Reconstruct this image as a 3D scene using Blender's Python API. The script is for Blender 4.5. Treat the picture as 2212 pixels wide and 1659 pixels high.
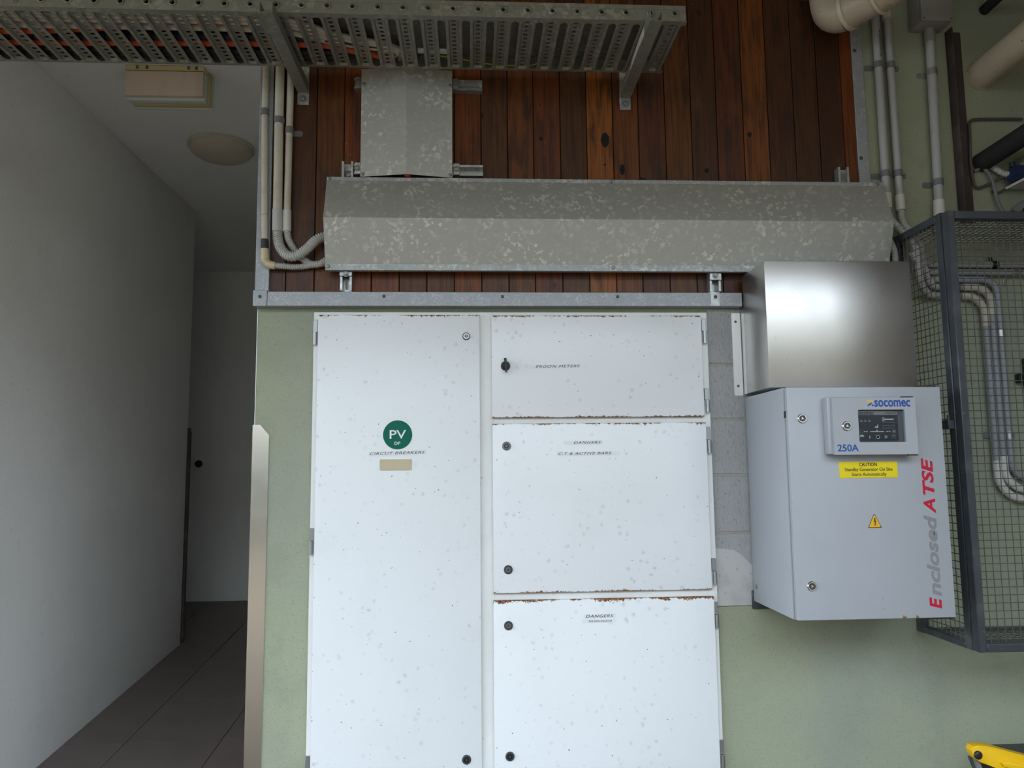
import bpy, bmesh, math, random
from mathutils import Vector, Matrix
random.seed(7)
for o in list(bpy.data.objects): bpy.data.objects.remove(o)
SC = bpy.context.scene
COL = SC.collection

# ---------------------------------------------------------------- camera
cd = bpy.data.cameras.new('camera'); cam = bpy.data.objects.new('camera', cd); COL.objects.link(cam)
cd.sensor_fit = 'HORIZONTAL'; cd.sensor_width = 36.0; cd.lens = 26.68
RT = Vector((0.99849261, -0.05393712, -0.01016331)); UP = Vector((0.00420878, -0.10938295, 0.99399077)); FW = Vector((0.05472469, 0.99253522, 0.10899105))
cam.matrix_world = Matrix(((RT.x, UP.x, -FW.x, 0.0), (RT.y, UP.y, -FW.y, -2.70), (RT.z, UP.z, -FW.z, 1.45), (0, 0, 0, 1)))
cd.clip_start = 0.02
SC.camera = cam

# ---------------------------------------------------------------- sky and exposure
wd = bpy.data.worlds.new('overcast_sky'); SC.world = wd; wd.use_nodes = True
bg = wd.node_tree.nodes['Background']
bg.inputs[0].default_value = (0.80, 0.935, 1.08, 1); bg.inputs[1].default_value = 1.0
SC.view_settings.view_transform = 'Standard'; SC.view_settings.look = 'None'
SC.view_settings.gamma = 1.0; SC.view_settings.use_curve_mapping = False
SC.view_settings.exposure = 2.56

# ---------------------------------------------------------------- mesh helpers
class MB:
    def __init__(s): s.bm = bmesh.new(); s.mi = 0
    def _tag(s, n):
        s.bm.faces.ensure_lookup_table()
        for f in s.bm.faces[n:]: f.material_index = s.mi
    def quadmesh(s, vs, fs):
        n = len(s.bm.faces); v = [s.bm.verts.new(p) for p in vs]
        for f in fs:
            try: s.bm.faces.new([v[i] for i in f])
            except ValueError: pass
        s._tag(n); return s
    def box(s, x0, x1, y0, y1, z0, z1, bev=0.0, seg=1):
        t = bmesh.new()
        bmesh.ops.create_cube(t, size=1.0)
        for v in t.verts:
            v.co = Vector(((x0+x1)/2 + v.co.x*(x1-x0), (y0+y1)/2 + v.co.y*(y1-y0), (z0+z1)/2 + v.co.z*(z1-z0)))
        if bev > 0: bmesh.ops.bevel(t, geom=list(t.edges), offset=bev, segments=seg, profile=0.5, affect='EDGES')
        return s.add(t)
    def add(s, t, M=None):
        n = len(s.bm.faces); mp = {}
        for v in t.verts: mp[v] = s.bm.verts.new(M @ v.co if M else v.co)
        for f in t.faces: s.bm.faces.new([mp[v] for v in f.verts])
        t.free(); s._tag(n); return s
    def addmesh(s, me, M=None, free=True):
        t = bmesh.new(); t.from_mesh(me); s.add(t, M)
        if free: bpy.data.meshes.remove(me)
        return s
    def tube(s, pts, r, n=12, cap=True):
        pts = [Vector(p) for p in pts]
        rs = r if isinstance(r, (list, tuple)) else [r]*len(pts)
        vs, fs = [], []
        d0 = (pts[1]-pts[0]).normalized()
        ref = Vector((0, 0, 1)) if abs(d0.z) < 0.9 else Vector((1, 0, 0))
        u = d0.cross(ref).normalized()
        for i, p in enumerate(pts):
            a = pts[max(i-1, 0)]; b = pts[min(i+1, len(pts)-1)]
            d = (b-a)
            d = d.normalized() if d.length > 1e-9 else d0
            u = (u - d*u.dot(d))
            u = u.normalized() if u.length > 1e-6 else d.orthogonal().normalized()
            w = d.cross(u)
            for k in range(n):
                t = 2*math.pi*k/n
                vs.append(p + (u*math.cos(t) + w*math.sin(t))*rs[i])
        for i in range(len(pts)-1):
            for k in range(n):
                k2 = (k+1) % n
                fs.append((i*n+k, i*n+k2, (i+1)*n+k2, (i+1)*n+k))
        if cap:
            fs.append(tuple(range(n))[::-1]); fs.append(tuple((len(pts)-1)*n+k for k in range(n)))
        return s.quadmesh(vs, fs)
    def cyl(s, a, b, r, n=16, r2=None): return s.tube([a, b], [r, r if r2 is None else r2], n)
    def lathe(s, base, axis, prof, n=20, cap=True):           # prof: (distance along axis, radius)
        a = Vector(axis).normalized()
        u = a.orthogonal().normalized(); w = a.cross(u)
        vs, fs = [], []
        for h, r in prof:
            for k in range(n):
                t = 2*math.pi*k/n
                vs.append(Vector(base) + a*h + (u*math.cos(t)+w*math.sin(t))*max(r, 1e-5))
        for i in range(len(prof)-1):
            for k in range(n):
                k2 = (k+1) % n; fs.append((i*n+k, i*n+k2, (i+1)*n+k2, (i+1)*n+k))
        if cap: fs.append(tuple(range(n))[::-1]); fs.append(tuple((len(prof)-1)*n+k for k in range(n)))
        return s.quadmesh(vs, fs)
    def prism(s, poly, axis, a, b):
        def P(p, t):
            return {'x': (t, p[0], p[1]), 'y': (p[0], t, p[1]), 'z': (p[0], p[1], t)}[axis]
        n = len(poly); vs = [P(p, a) for p in poly] + [P(p, b) for p in poly]
        fs = [tuple(range(n)), tuple(range(n, 2*n))[::-1]] + [(i, (i+1) % n, n+(i+1) % n, n+i) for i in range(n)]
        return s.quadmesh(vs, fs)
    def channel(s, axis, a, b, c0, c1, h0, h1, t=0.0025, opening='-y'):
        """U channel along axis x or z, open toward -y; c = cross range, h = y range (h0 front, h1 back)"""
        lip = 0.008
        def bx(ca, cb, ya, yb):
            if axis == 'z': s.box(ca, cb, ya, yb, a, b)
            else: s.box(a, b, ya, yb, ca, cb)
        bx(c0, c0+t, h0, h1); bx(c1-t, c1, h0, h1); bx(c0+t, c1-t, h1-t, h1)
        bx(c0+t, c0+lip, h0, h0+t); bx(c1-lip, c1-t, h0, h0+t)
        return s

ORG = {}
def setp(o, label=None, cat=None, group=None, kind=None):
    if label: o['label'] = label
    if cat: o['category'] = cat
    if group: o['group'] = group
    if kind: o['kind'] = kind
    return o
def empty(name, loc, label=None, cat=None, group=None, kind=None):
    o = bpy.data.objects.new(name, None); COL.objects.link(o); o.location = loc; o.empty_display_size = 0.05
    ORG[o.name] = Vector(loc); return setp(o, label, cat, group, kind)
def link(name, mb, mats, parent=None, origin=None, smooth=True, angle=38, **k):
    bm = mb.bm
    bmesh.ops.recalc_face_normals(bm, faces=list(bm.faces))
    if origin is None:
        lo = Vector((min(v.co[i] for v in bm.verts) for i in range(3))); hi = Vector((max(v.co[i] for v in bm.verts) for i in range(3)))
        origin = (lo+hi)/2
    origin = Vector(origin)
    for v in bm.verts: v.co -= origin
    me = bpy.data.meshes.new(name); bm.to_mesh(me); bm.free()
    if not isinstance(mats, (list, tuple)): mats = [mats]
    for m in mats: me.materials.append(m)
    if smooth:
        me.polygons.foreach_set('use_smooth', [True]*len(me.polygons)); me.set_sharp_from_angle(angle=math.radians(angle))
    return place(name, me, origin, parent, **k)
def place(name, me, origin, parent=None, label=None, cat=None, group=None, kind=None):
    o = bpy.data.objects.new(name, me); COL.objects.link(o)
    origin = Vector(origin)
    if parent: o.parent = parent; o.location = origin - ORG[parent.name]
    else: o.location = origin
    ORG[o.name] = origin
    return setp(o, label, cat, group, kind)

def plate(outer, holes, t):
    """flat plate with real holes in the XY plane, thickness t, as mesh data"""
    c = bpy.data.curves.new('plate', 'CURVE'); c.dimensions = '2D'; c.fill_mode = 'BOTH'; c.extrude = t/2
    for lp in [outer]+holes:
        sp = c.splines.new('POLY'); sp.points.add(len(lp)-1)
        for p, q in zip(sp.points, lp): p.co = (q[0], q[1], 0, 1)
        sp.use_cyclic_u = True
    o = bpy.data.objects.new('plate', c); COL.objects.link(o)
    me = bpy.data.meshes.new_from_object(o)
    bpy.data.objects.remove(o); bpy.data.curves.remove(c)
    return me
def circ(cx, cy, r, n=12): return [(cx+r*math.cos(2*math.pi*k/n), cy+r*math.sin(2*math.pi*k/n)) for k in range(n)]
def rect(x0, x1, y0, y1): return [(x0, y0), (x1, y0), (x1, y1), (x0, y1)]
def rrect(x0, x1, y0, y1, r, n=4):
    out = []
    for cx, cy, a in ((x1-r, y0+r, -90), (x1-r, y1-r, 0), (x0+r, y1-r, 90), (x0+r, y0+r, 180)):
        for k in range(n+1):
            t = math.radians(a+90*k/n); out.append((cx+r*math.cos(t), cy+r*math.sin(t)))
    return out
def slot(cx, y0, y1, w, n=5):
    r = w/2; out = []
    for k in range(n+1):
        t = math.pi+math.pi*k/n; out.append((cx+r*math.cos(t), y0+r+r*math.sin(t)))
    for k in range(n+1):
        t = math.pi*k/n; out.append((cx+r*math.cos(t), y1-r+r*math.sin(t)))
    return out
XZ = Matrix(((1, 0, 0, 0), (0, 0, -1, 0), (0, 1, 0, 0), (0, 0, 0, 1)))   # XY plane -> wall plane facing -Y

def text_mesh(body, x0, x1, z0, z1, y, shear=0.0, bold=0.0, turn=False, ext=0.0004, space=1.0):
    c = bpy.data.curves.new('lettering', 'FONT'); c.body = body; c.shear = shear; c.extrude = ext; c.offset = bold
    c.resolution_u = 3; c.space_character = space
    o = bpy.data.objects.new('lettering', c); COL.objects.link(o)
    me = bpy.data.meshes.new_from_object(o)
    bpy.data.objects.remove(o); bpy.data.curves.remove(c)
    if turn: me.transform(Matrix.Rotation(math.pi/2, 4, 'Z'))
    xs = [v.co.x for v in me.vertices]; ys = [v.co.y for v in me.vertices]
    ax, bx, ay, by = min(xs), max(xs), min(ys), max(ys)
    for v in me.vertices:
        v.co.x = x0+(v.co.x-ax)/(bx-ax)*(x1-x0); v.co.y = z0+(v.co.y-ay)/(by-ay)*(z1-z0)
    me.transform(Matrix.Translation((0, y, 0)) @ XZ)
    return me

def spline(ctrl, step=0.01):
    """Catmull-Rom path through the control points, resampled about evenly"""
    P = [Vector(p) for p in ctrl]; P = [P[0]*2-P[1]]+P+[P[-1]*2-P[-2]]
    out = []
    for i in range(1, len(P)-2):
        for k in range(24):
            t = k/24
            a, b, c, d = P[i-1], P[i], P[i+1], P[i+2]
            out.append(0.5*((2*b)+(c-a)*t+(2*a-5*b+4*c-d)*t*t+(3*b-a-3*c+d)*t**3))
    out.append(P[-2])
    res = [out[0]]; acc = 0
    for a, b in zip(out, out[1:]):
        seg = (b-a).length
        while acc+seg >= step:
            f = (step-acc)/seg; a = a.lerp(b, f); res.append(a.copy()); seg = (b-a).length; acc = 0
        acc += seg
    if (res[-1]-out[-1]).length > step*0.4: res.append(out[-1])
    return res
def flex(mb, ctrl, r, pitch=0.0075, n=12):
    pts = spline(ctrl, pitch/4)
    prof = (1.0, 1.0, 0.82, 0.82)
    return mb.tube(pts, [r*prof[i % 4] for i in range(len(pts))], n)

# ---------------------------------------------------------------- materials
def nn(nt, t, **k):
    n = nt.nodes.new(t)
    for a, v in k.items(): setattr(n, a, v)
    return n
def math_n(nt, op, a, b=None, c=None, clamp=False):
    n = nt.nodes.new('ShaderNodeMath'); n.operation = op; n.use_clamp = clamp
    for i, v in enumerate((a, b, c)):
        if v is None: continue
        if isinstance(v, (int, float)): n.inputs[i].default_value = v
        else: nt.links.new(v, n.inputs[i])
    return n.outputs[0]
def mixc(nt, f, a, b, mode='MIX'):
    n = nt.nodes.new('ShaderNodeMix'); n.data_type = 'RGBA'; n.blend_type = mode
    for s, v in ((n.inputs[0], f), (n.inputs[6], a), (n.inputs[7], b)):
        if isinstance(v, (int, float)): s.default_value = v
        elif isinstance(v, (tuple, list)): s.default_value = (*v[:3], 1)
        else: nt.links.new(v, s)
    return n.outputs[2]
def ramp(nt, v, lo, hi):
    n = nt.nodes.new('ShaderNodeMapRange'); n.interpolation_type = 'SMOOTHSTEP'
    nt.links.new(v, n.inputs[0]); n.inputs[1].default_value = lo; n.inputs[2].default_value = hi
    return n.outputs[0]
def start(name, rough, metal, spec=0.5):
    m = bpy.data.materials.new(name); m.use_nodes = True; nt = m.node_tree
    b = nt.nodes['Principled BSDF']; b.inputs['Roughness'].default_value = rough; b.inputs['Metallic'].default_value = metal
    b.inputs['Specular IOR Level'].default_value = spec
    return m, nt, b
def coords(nt, stretch=(1, 1, 1), rnd=False, kind='Object'):
    tc = nn(nt, 'ShaderNodeTexCoord'); mp = nn(nt, 'ShaderNodeMapping'); mp.inputs[3].default_value = stretch
    out = tc.outputs[kind]
    if rnd:
        oi = nn(nt, 'ShaderNodeObjectInfo'); ad = nn(nt, 'ShaderNodeVectorMath', operation='MULTIPLY_ADD')
        ad.inputs[1].default_value = (37, 53, 71)
        nt.links.new(oi.outputs['Random'], ad.inputs[0]); nt.links.new(out, ad.inputs[2]); out = ad.outputs[0]
    nt.links.new(out, mp.inputs[0]); return mp.outputs[0]
def noise(nt, co, scale, detail=4, rough=0.55):
    n = nn(nt, 'ShaderNodeTexNoise'); n.inputs['Scale'].default_value = scale; n.inputs['Detail'].default_value = detail
    n.inputs['Roughness'].default_value = rough; nt.links.new(co, n.inputs['Vector']); return n.outputs['Fac']
def voro(nt, co, scale, out='Distance', rnd=1.0):
    n = nn(nt, 'ShaderNodeTexVoronoi'); n.inputs['Scale'].default_value = scale; n.inputs['Randomness'].default_value = rnd
    nt.links.new(co, n.inputs['Vector']); return n.outputs[out]
def bump(nt, b, h, strength, dist=0.002):
    n = nn(nt, 'ShaderNodeBump'); n.inputs['Strength'].default_value = strength; n.inputs['Distance'].default_value = dist
    nt.links.new(h, n.inputs['Height']); nt.links.new(n.outputs[0], b.inputs['Normal'])
def mat(name, col, rough=0.5, metal=0.0, var=(), bmp=None, spec=0.5, rnd=False, stretch=(1, 1, 1)):
    """base colour plus noise layers (scale, lo, hi, colour, strength) and fine bump (scale, strength, distance)"""
    m, nt, b = start(name, rough, metal, spec)
    co = coords(nt, stretch, rnd); c = None
    for sc, lo, hi, c2, st in var:
        f = math_n(nt, 'MULTIPLY', ramp(nt, noise(nt, co, sc), lo, hi), st)
        c = mixc(nt, f, c if c is not None else col, c2)
    if c is None: b.inputs['Base Color'].default_value = (*col, 1)
    else: nt.links.new(c, b.inputs['Base Color'])
    if bmp: bump(nt, b, noise(nt, co, bmp[0], 5), bmp[1], bmp[2])
    return m
def galvanized(name, c1, c2, scale, rough, metal, rnd=True, spangle=0.55):
    m, nt, b = start(name, rough, metal)
    co = coords(nt, rnd=rnd)
    w = nn(nt, 'ShaderNodeTexNoise'); w.inputs['Scale'].default_value = scale*0.9; w.inputs['Detail'].default_value = 3; nt.links.new(co, w.inputs['Vector'])
    va = nn(nt, 'ShaderNodeVectorMath', operation='MULTIPLY_ADD'); va.inputs[1].default_value = (1.6/scale,)*3
    nt.links.new(w.outputs['Color'], va.inputs[0]); nt.links.new(co, va.inputs[2])
    cell = voro(nt, va.outputs[0], scale, 'Color')
    sp = nn(nt, 'ShaderNodeSeparateColor'); nt.links.new(cell, sp.inputs[0])
    flake = ramp(nt, sp.outputs[0], 1-spangle, 1.0)
    patch = ramp(nt, noise(nt, co, scale*0.09, 3), 0.38, 0.68)
    f = math_n(nt, 'MULTIPLY', flake, math_n(nt, 'MULTIPLY_ADD', patch, 0.8, 0.2))
    f = math_n(nt, 'ADD', f, math_n(nt, 'MULTIPLY', math_n(nt, 'SUBTRACT', noise(nt, co, scale*4), 0.5), 0.5), clamp=True)
    nt.links.new(mixc(nt, f, c1, c2), b.inputs['Base Color'])
    nt.links.new(math_n(nt, 'MULTIPLY_ADD', sp.outputs[1], 0.18, rough-0.09), b.inputs['Roughness'])
    return m
def timber(name):
    m, nt, b = start(name, 0.42, 0.0, 0.35)
    oi = nn(nt, 'ShaderNodeObjectInfo'); rnd = oi.outputs['Random']
    fine = coords(nt, (1, 1, 0.035), True); wide = coords(nt, (1, 1, 0.22), True); plain = coords(nt, (1, 1, 0.55), True)
    c = mixc(nt, math_n(nt, 'MULTIPLY', ramp(nt, noise(nt, fine, 130, 5), 0.42, 0.66), 0.62), oi.outputs['Color'], (0.030, 0.012, 0.007))
    c = mixc(nt, math_n(nt, 'MULTIPLY', ramp(nt, noise(nt, wide, 26, 4), 0.48, 0.70), 0.75), c, (0.036, 0.016, 0.010))
    c = mixc(nt, math_n(nt, 'MULTIPLY', ramp(nt, noise(nt, plain, 9, 3), 0.55, 0.75), 0.34), c, mixc(nt, 0.6, oi.outputs['Color'], (0.22, 0.095, 0.032)))
    d = voro(nt, plain, 6.5); knot = math_n(nt, 'SUBTRACT', 1.0, ramp(nt, d, 0.03, 0.07))
    c = mixc(nt, math_n(nt, 'MULTIPLY', knot, 0.8), c, (0.016, 0.008, 0.006))
    d2 = voro(nt, coords(nt, (1, 1, 0.8), True), 48); sp = math_n(nt, 'SUBTRACT', 1.0, ramp(nt, d2, 0.035, 0.07))
    sel = ramp(nt, noise(nt, plain, 30, 1), 0.60, 0.64)
    c = mixc(nt, math_n(nt, 'MULTIPLY', sp, math_n(nt, 'MULTIPLY', sel, 0.7)), c, (0.5, 0.46, 0.38))
    nt.links.new(c, b.inputs['Base Color'])
    bump(nt, b, noise(nt, fine, 160, 4), 0.25, 0.001)
    return m
def door_paint(name, W, H, top, bot, seed):
    """white enamel with dark chips, smudges and rust that creeps in from the top and bottom edges; origin is the top left corner"""
    m, nt, b = start(name, 0.30, 0.0, 0.45)
    tc = nn(nt, 'ShaderNodeTexCoord'); sx = nn(nt, 'ShaderNodeSeparateXYZ'); nt.links.new(tc.outputs['Object'], sx.inputs[0])
    mp = nn(nt, 'ShaderNodeMapping'); mp.inputs[1].default_value = (seed*3.1, 0, seed*1.7); nt.links.new(tc.outputs['Object'], mp.inputs[0]); co = mp.outputs[0]
    c = mixc(nt, math_n(nt, 'MULTIPLY', ramp(nt, noise(nt, co, 3.0, 4), 0.45, 0.75), 0.35), (0.80, 0.815, 0.83), (0.70, 0.715, 0.72))
    # soft grey smudges
    wob = nn(nt, 'ShaderNodeTexNoise'); wob.inputs['Scale'].default_value = 60; nt.links.new(co, wob.inputs['Vector'])
    wv = nn(nt, 'ShaderNodeVectorMath', operation='MULTIPLY_ADD'); wv.inputs[1].default_value = (0.016, 0.016, 0.016); nt.links.new(wob.outputs['Color'], wv.inputs[0]); nt.links.new(co, wv.inputs[2]); cw = wv.outputs[0]
    d = voro(nt, cw, 30); sel = ramp(nt, noise(nt, co, 6, 3), 0.44, 0.62)
    f = math_n(nt, 'MULTIPLY', math_n(nt, 'SUBTRACT', 1.0, ramp(nt, d, 0.0, 0.30)), math_n(nt, 'MULTIPLY', sel, 0.50))
    c = mixc(nt, f, c, (0.42, 0.41, 0.40))
    # dark chips
    ch = nn(nt, 'ShaderNodeTexVoronoi'); ch.inputs['Scale'].default_value = 62; nt.links.new(cw, ch.inputs['Vector'])
    cs = nn(nt, 'ShaderNodeSeparateColor'); nt.links.new(ch.outputs['Color'], cs.inputs[0])
    rad = math_n(nt, 'MULTIPLY', ramp(nt, cs.outputs[0], 0.60, 1.0), 0.115)
    f = ramp(nt, math_n(nt, 'SUBTRACT', rad, ch.outputs['Distance']), -0.012, 0.012)
    c = mixc(nt, math_n(nt, 'MULTIPLY', f, 0.85), c, (0.055, 0.045, 0.04))
    # rust edges
    n1 = noise(nt, co, 85, 5, 0.7); n2 = noise(nt, co, 9, 3)
    dz = math_n(nt, 'MULTIPLY', sx.outputs[2], -1.0); db = math_n(nt, 'ADD', sx.outputs[2], H)
    dr = math_n(nt, 'SUBTRACT', W, sx.outputs[0])
    corner = math_n(nt, 'SUBTRACT', 1.0, ramp(nt, dr, 0.0, 0.07)); corner = math_n(nt, 'MAXIMUM', corner, math_n(nt, 'SUBTRACT', 1.0, ramp(nt, sx.outputs[0], 0.0, 0.05)))
    am = math_n(nt, 'MAXIMUM', ramp(nt, n2, 0.36, 0.60), math_n(nt, 'MULTIPLY', corner, 0.9))
    tot = None
    for dist, w in ((dz, top), (db, bot)):
        reach = math_n(nt, 'MULTIPLY', math_n(nt, 'MULTIPLY', am, ramp(nt, n1, 0.30, 0.75)), w*1.25)
        mk = ramp(nt, math_n(nt, 'SUBTRACT', reach, dist), -0.0005, 0.003)
        tot = mk if tot is None else math_n(nt, 'MAXIMUM', tot, mk)
    rc = mixc(nt, ramp(nt, noise(nt, co, 110, 3), 0.35, 0.65), (0.055, 0.020, 0.011), (0.36, 0.155, 0.045))
    c = mixc(nt, tot, c, rc)
    nt.links.new(c, b.inputs['Base Color'])
    nt.links.new(math_n(nt, 'MULTIPLY_ADD', tot, 0.5, 0.30), b.inputs['Roughness'])
    bump(nt, b, noise(nt, co, 9, 2), 0.06, 0.004)
    return m

M = {}
M['green'] = mat('green_wall_paint', (0.335, 0.360, 0.250), 0.75, 0, [(1.6, 0.42, 0.7, (0.295, 0.315, 0.260), 0.8), (7, 0.5, 0.75, (0.26, 0.28, 0.205), 0.4), (230, 0.58, 0.70, (0.13, 0.14, 0.09), 0.5), (20, 0.70, 0.80, (0.16, 0.16, 0.12), 0.4)], (110, 0.5, 0.002))
M['white_wall'] = mat('white_render', (0.80, 0.79, 0.77), 0.85, 0, [(1.2, 0.4, 0.7, (0.73, 0.72, 0.70), 0.7), (45, 0.6, 0.75, (0.45, 0.45, 0.43), 0.25)], (60, 0.35, 0.003))
M['soffit'] = mat('soffit_paint', (0.34, 0.27, 0.135), 0.8, 0, [(2, 0.4, 0.7, (0.29, 0.225, 0.11), 0.6)])
M['ground'] = mat('concrete_paving', (0.105, 0.075, 0.046), 0.85, 0, [(1.5, 0.4, 0.7, (0.085, 0.060, 0.038), 0.7), (40, 0.5, 0.8, (0.055, 0.042, 0.030), 0.5)], (60, 0.4, 0.003))
M['facade_added'] = mat('added_facade_render', (0.38, 0.35, 0.30), 0.9)
M['hedge_added'] = mat('added_dark_hedge', (0.030, 0.038, 0.026), 0.9, 0, [(2.5, 0.4, 0.7, (0.05, 0.06, 0.045), 0.8)], (3, 1.0, 0.1))
M['tile'] = mat('brown_floor_tile', (0.15, 0.122, 0.110), 0.42, 0, [(6, 0.4, 0.7, (0.125, 0.10, 0.09), 0.7), (80, 0.6, 0.8, (0.19, 0.16, 0.145), 0.3)], rnd=True)
M['grout'] = mat('dark_grout', (0.025, 0.022, 0.02), 0.9, 0)
M['timber'] = timber('stained_hardwood')
M['gap'] = mat('dark_backing', (0.012, 0.009, 0.008), 0.9)
M['block'] = mat('grey_concrete_block', (0.37, 0.37, 0.37), 0.95, 0, [(3, 0.4, 0.7, (0.31, 0.30, 0.29), 0.7), (190, 0.56, 0.68, (0.15, 0.15, 0.155), 0.5), (120, 0.55, 0.7, (0.44, 0.44, 0.45), 0.5)], (160, 0.8, 0.003), rnd=True, stretch=(1, 1, 0.35))
M['mortar'] = mat('mortar', (0.36, 0.335, 0.29), 0.95, 0, [(30, 0.5, 0.7, (0.24, 0.22, 0.19), 0.6)], (90, 0.6, 0.003))
M['plaster'] = mat('pale_mortar_smear', (0.50, 0.49, 0.47), 0.9, 0, [(9, 0.45, 0.65, (0.38, 0.38, 0.37), 0.7), (60, 0.62, 0.72, (0.2, 0.2, 0.2), 0.5)], (60, 0.5, 0.002))
M['trim'] = galvanized('hammered_zinc_trim', (0.33, 0.345, 0.365), (0.52, 0.535, 0.56), 330, 0.5, 0.35)
M['galv'] = galvanized('galvanized_sheet', (0.46, 0.465, 0.435), (0.76, 0.755, 0.68), 85, 0.45, 0.50, spangle=0.36)
M['galv_edge'] = galvanized('bright_galvanized_edge', (0.36, 0.375, 0.375), (0.62, 0.63, 0.62), 110, 0.5, 0.45)
M['tray'] = galvanized('weathered_galvanized_tray', (0.235, 0.23, 0.19), (0.36, 0.355, 0.30), 80, 0.55, 0.45)
M['strut'] = galvanized('galvanized_strut', (0.42, 0.43, 0.43), (0.68, 0.69, 0.69), 90, 0.38, 0.75)
M['screw'] = mat('zinc_screw', (0.27, 0.275, 0.27), 0.4, 0.7)
M['screw_dark'] = mat('weathered_screw', (0.10, 0.10, 0.10), 0.5, 0.5)
M['pvc'] = mat('grey_conduit', (0.40, 0.40, 0.40), 0.38, 0, [(14, 0.45, 0.7, (0.34, 0.335, 0.325), 0.6)], rnd=True)
M['pvc_blue'] = mat('blue_grey_conduit', (0.30, 0.31, 0.335), 0.36, 0, [(14, 0.45, 0.7, (0.26, 0.27, 0.29), 0.6)], rnd=True)
M['cream'] = mat('cream_conduit', (0.56, 0.53, 0.44), 0.45, 0, [(16, 0.5, 0.72, (0.40, 0.36, 0.28), 0.6), (60, 0.64, 0.74, (0.14, 0.12, 0.09), 0.5)], rnd=True)
M['coupling'] = mat('pale_coupling', (0.62, 0.61, 0.56), 0.42, 0)
M['yellowed'] = mat('yellowed_elbow', (0.60, 0.50, 0.33), 0.45, 0, [(20, 0.5, 0.7, (0.36, 0.24, 0.12), 0.6)])
M['flex'] = mat('grey_flexible_conduit', (0.47, 0.46, 0.44), 0.45, 0, [(18, 0.5, 0.72, (0.30, 0.27, 0.24), 0.55)], rnd=True)
M['clip'] = mat('grey_saddle_clip', (0.16, 0.16, 0.165), 0.5, 0)
M['clip_metal'] = mat('galvanized_saddle', (0.55, 0.56, 0.56), 0.3, 0.85)
M['tape'] = mat('dark_tape', (0.035, 0.025, 0.025), 0.6, 0)
M['steel_dark'] = mat('dark_painted_steel', (0.055, 0.060, 0.070), 0.42, 0.15, [(9, 0.5, 0.75, (0.14, 0.145, 0.15), 0.6), (70, 0.64, 0.74, (0.30, 0.30, 0.30), 0.4)], rnd=True)
M['wire'] = mat('dark_mesh_wire', (0.11, 0.11, 0.105), 0.5, 0.3, [(30, 0.55, 0.75, (0.25, 0.25, 0.24), 0.5)])
M['rusty'] = mat('rusted_steel', (0.055, 0.042, 0.040), 0.75, 0.1, [(8, 0.45, 0.7, (0.11, 0.085, 0.08), 0.8), (40, 0.6, 0.75, (0.2, 0.14, 0.1), 0.4)])
def stainless(name, col, rough):
    m, nt, b = start(name, rough, 1.0)
    co = coords(nt); c = mixc(nt, math_n(nt, 'MULTIPLY', ramp(nt, noise(nt, co, 5, 4), 0.45, 0.75), 0.5), col, tuple(x*0.86 for x in col))
    c = mixc(nt, math_n(nt, 'MULTIPLY', ramp(nt, noise(nt, co, 60, 3), 0.68, 0.78), 0.6), c, (0.3, 0.26, 0.2))
    nt.links.new(c, b.inputs['Base Color'])
    nt.links.new(math_n(nt, 'MULTIPLY_ADD', noise(nt, co, 7, 3), 0.16, rough-0.08), b.inputs['Roughness'])
    bump(nt, b, noise(nt, co, 3.0, 2), 0.05, 0.006)
    return m
M['stainless'] = stainless('stainless_sheet', (0.63, 0.61, 0.585), 0.33)
M['guard'] = stainless('stainless_corner_guard', (0.78, 0.74, 0.68), 0.20)
M['alu'] = mat('aluminium_flange', (0.72, 0.72, 0.72), 0.4, 0.6)
M['paint'] = mat('white_enamel', (0.78, 0.785, 0.77), 0.35, 0, [(4, 0.45, 0.7, (0.69, 0.69, 0.67), 0.5), (50, 0.66, 0.74, (0.3, 0.27, 0.22), 0.35)])
M['light_grey'] = mat('light_grey_enamel', (0.40, 0.415, 0.445), 0.4, 0, [(5, 0.45, 0.7, (0.38, 0.395, 0.425), 0.6), (70, 0.70, 0.74, (0.2, 0.2, 0.2), 0.4)], (220, 0.15, 0.001))
M['chrome'] = mat('chrome_lock', (0.70, 0.70, 0.70), 0.15, 1.0)
M['black'] = mat('black_plastic', (0.012, 0.012, 0.013), 0.4, 0)
M['lockgrey'] = mat('dark_grey_lock', (0.06, 0.062, 0.066), 0.4, 0.2)
M['lockmid'] = mat('mid_grey_lock', (0.20, 0.205, 0.21), 0.4, 0.4)
M['hinge'] = mat('zinc_hinge', (0.36, 0.37, 0.38), 0.35, 0.8)
M['strip'] = mat('clear_tape_strip', (0.80, 0.81, 0.815), 0.30, 0, spec=0.4)
M['ink'] = mat('black_ink', (0.02, 0.02, 0.02), 0.5, 0)
M['pv_green'] = mat('green_sticker', (0.002, 0.125, 0.088), 0.45, 0, spec=0.2)
M['white_print'] = mat('white_print', (0.78, 0.82, 0.82), 0.4, 0)
M['tan'] = mat('tan_label', (0.55, 0.47, 0.31), 0.5, 0, [(30, 0.55, 0.75, (0.46, 0.38, 0.25), 0.5)])
M['blue_ink'] = mat('blue_print', (0.012, 0.075, 0.32), 0.4, 0)
M['logo_yellow'] = mat('pale_yellow_print', (0.72, 0.50, 0.13), 0.4, 0)
M['caution'] = mat('yellow_sign', (0.80, 0.62, 0.005), 0.4, 0)
M['amber'] = mat('amber_sign', (0.80, 0.43, 0.01), 0.4, 0)
M['red_ink'] = mat('red_print', (0.50, 0.008, 0.035), 0.4, 0)
M['grey_ink'] = mat('grey_print', (0.235, 0.23, 0.24), 0.4, 0)
M['screen'] = mat('dark_display', (0.020, 0.024, 0.034), 0.3, 0)
M['screen_bar'] = mat('grey_display_bar', (0.22, 0.23, 0.22), 0.4, 0)
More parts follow.
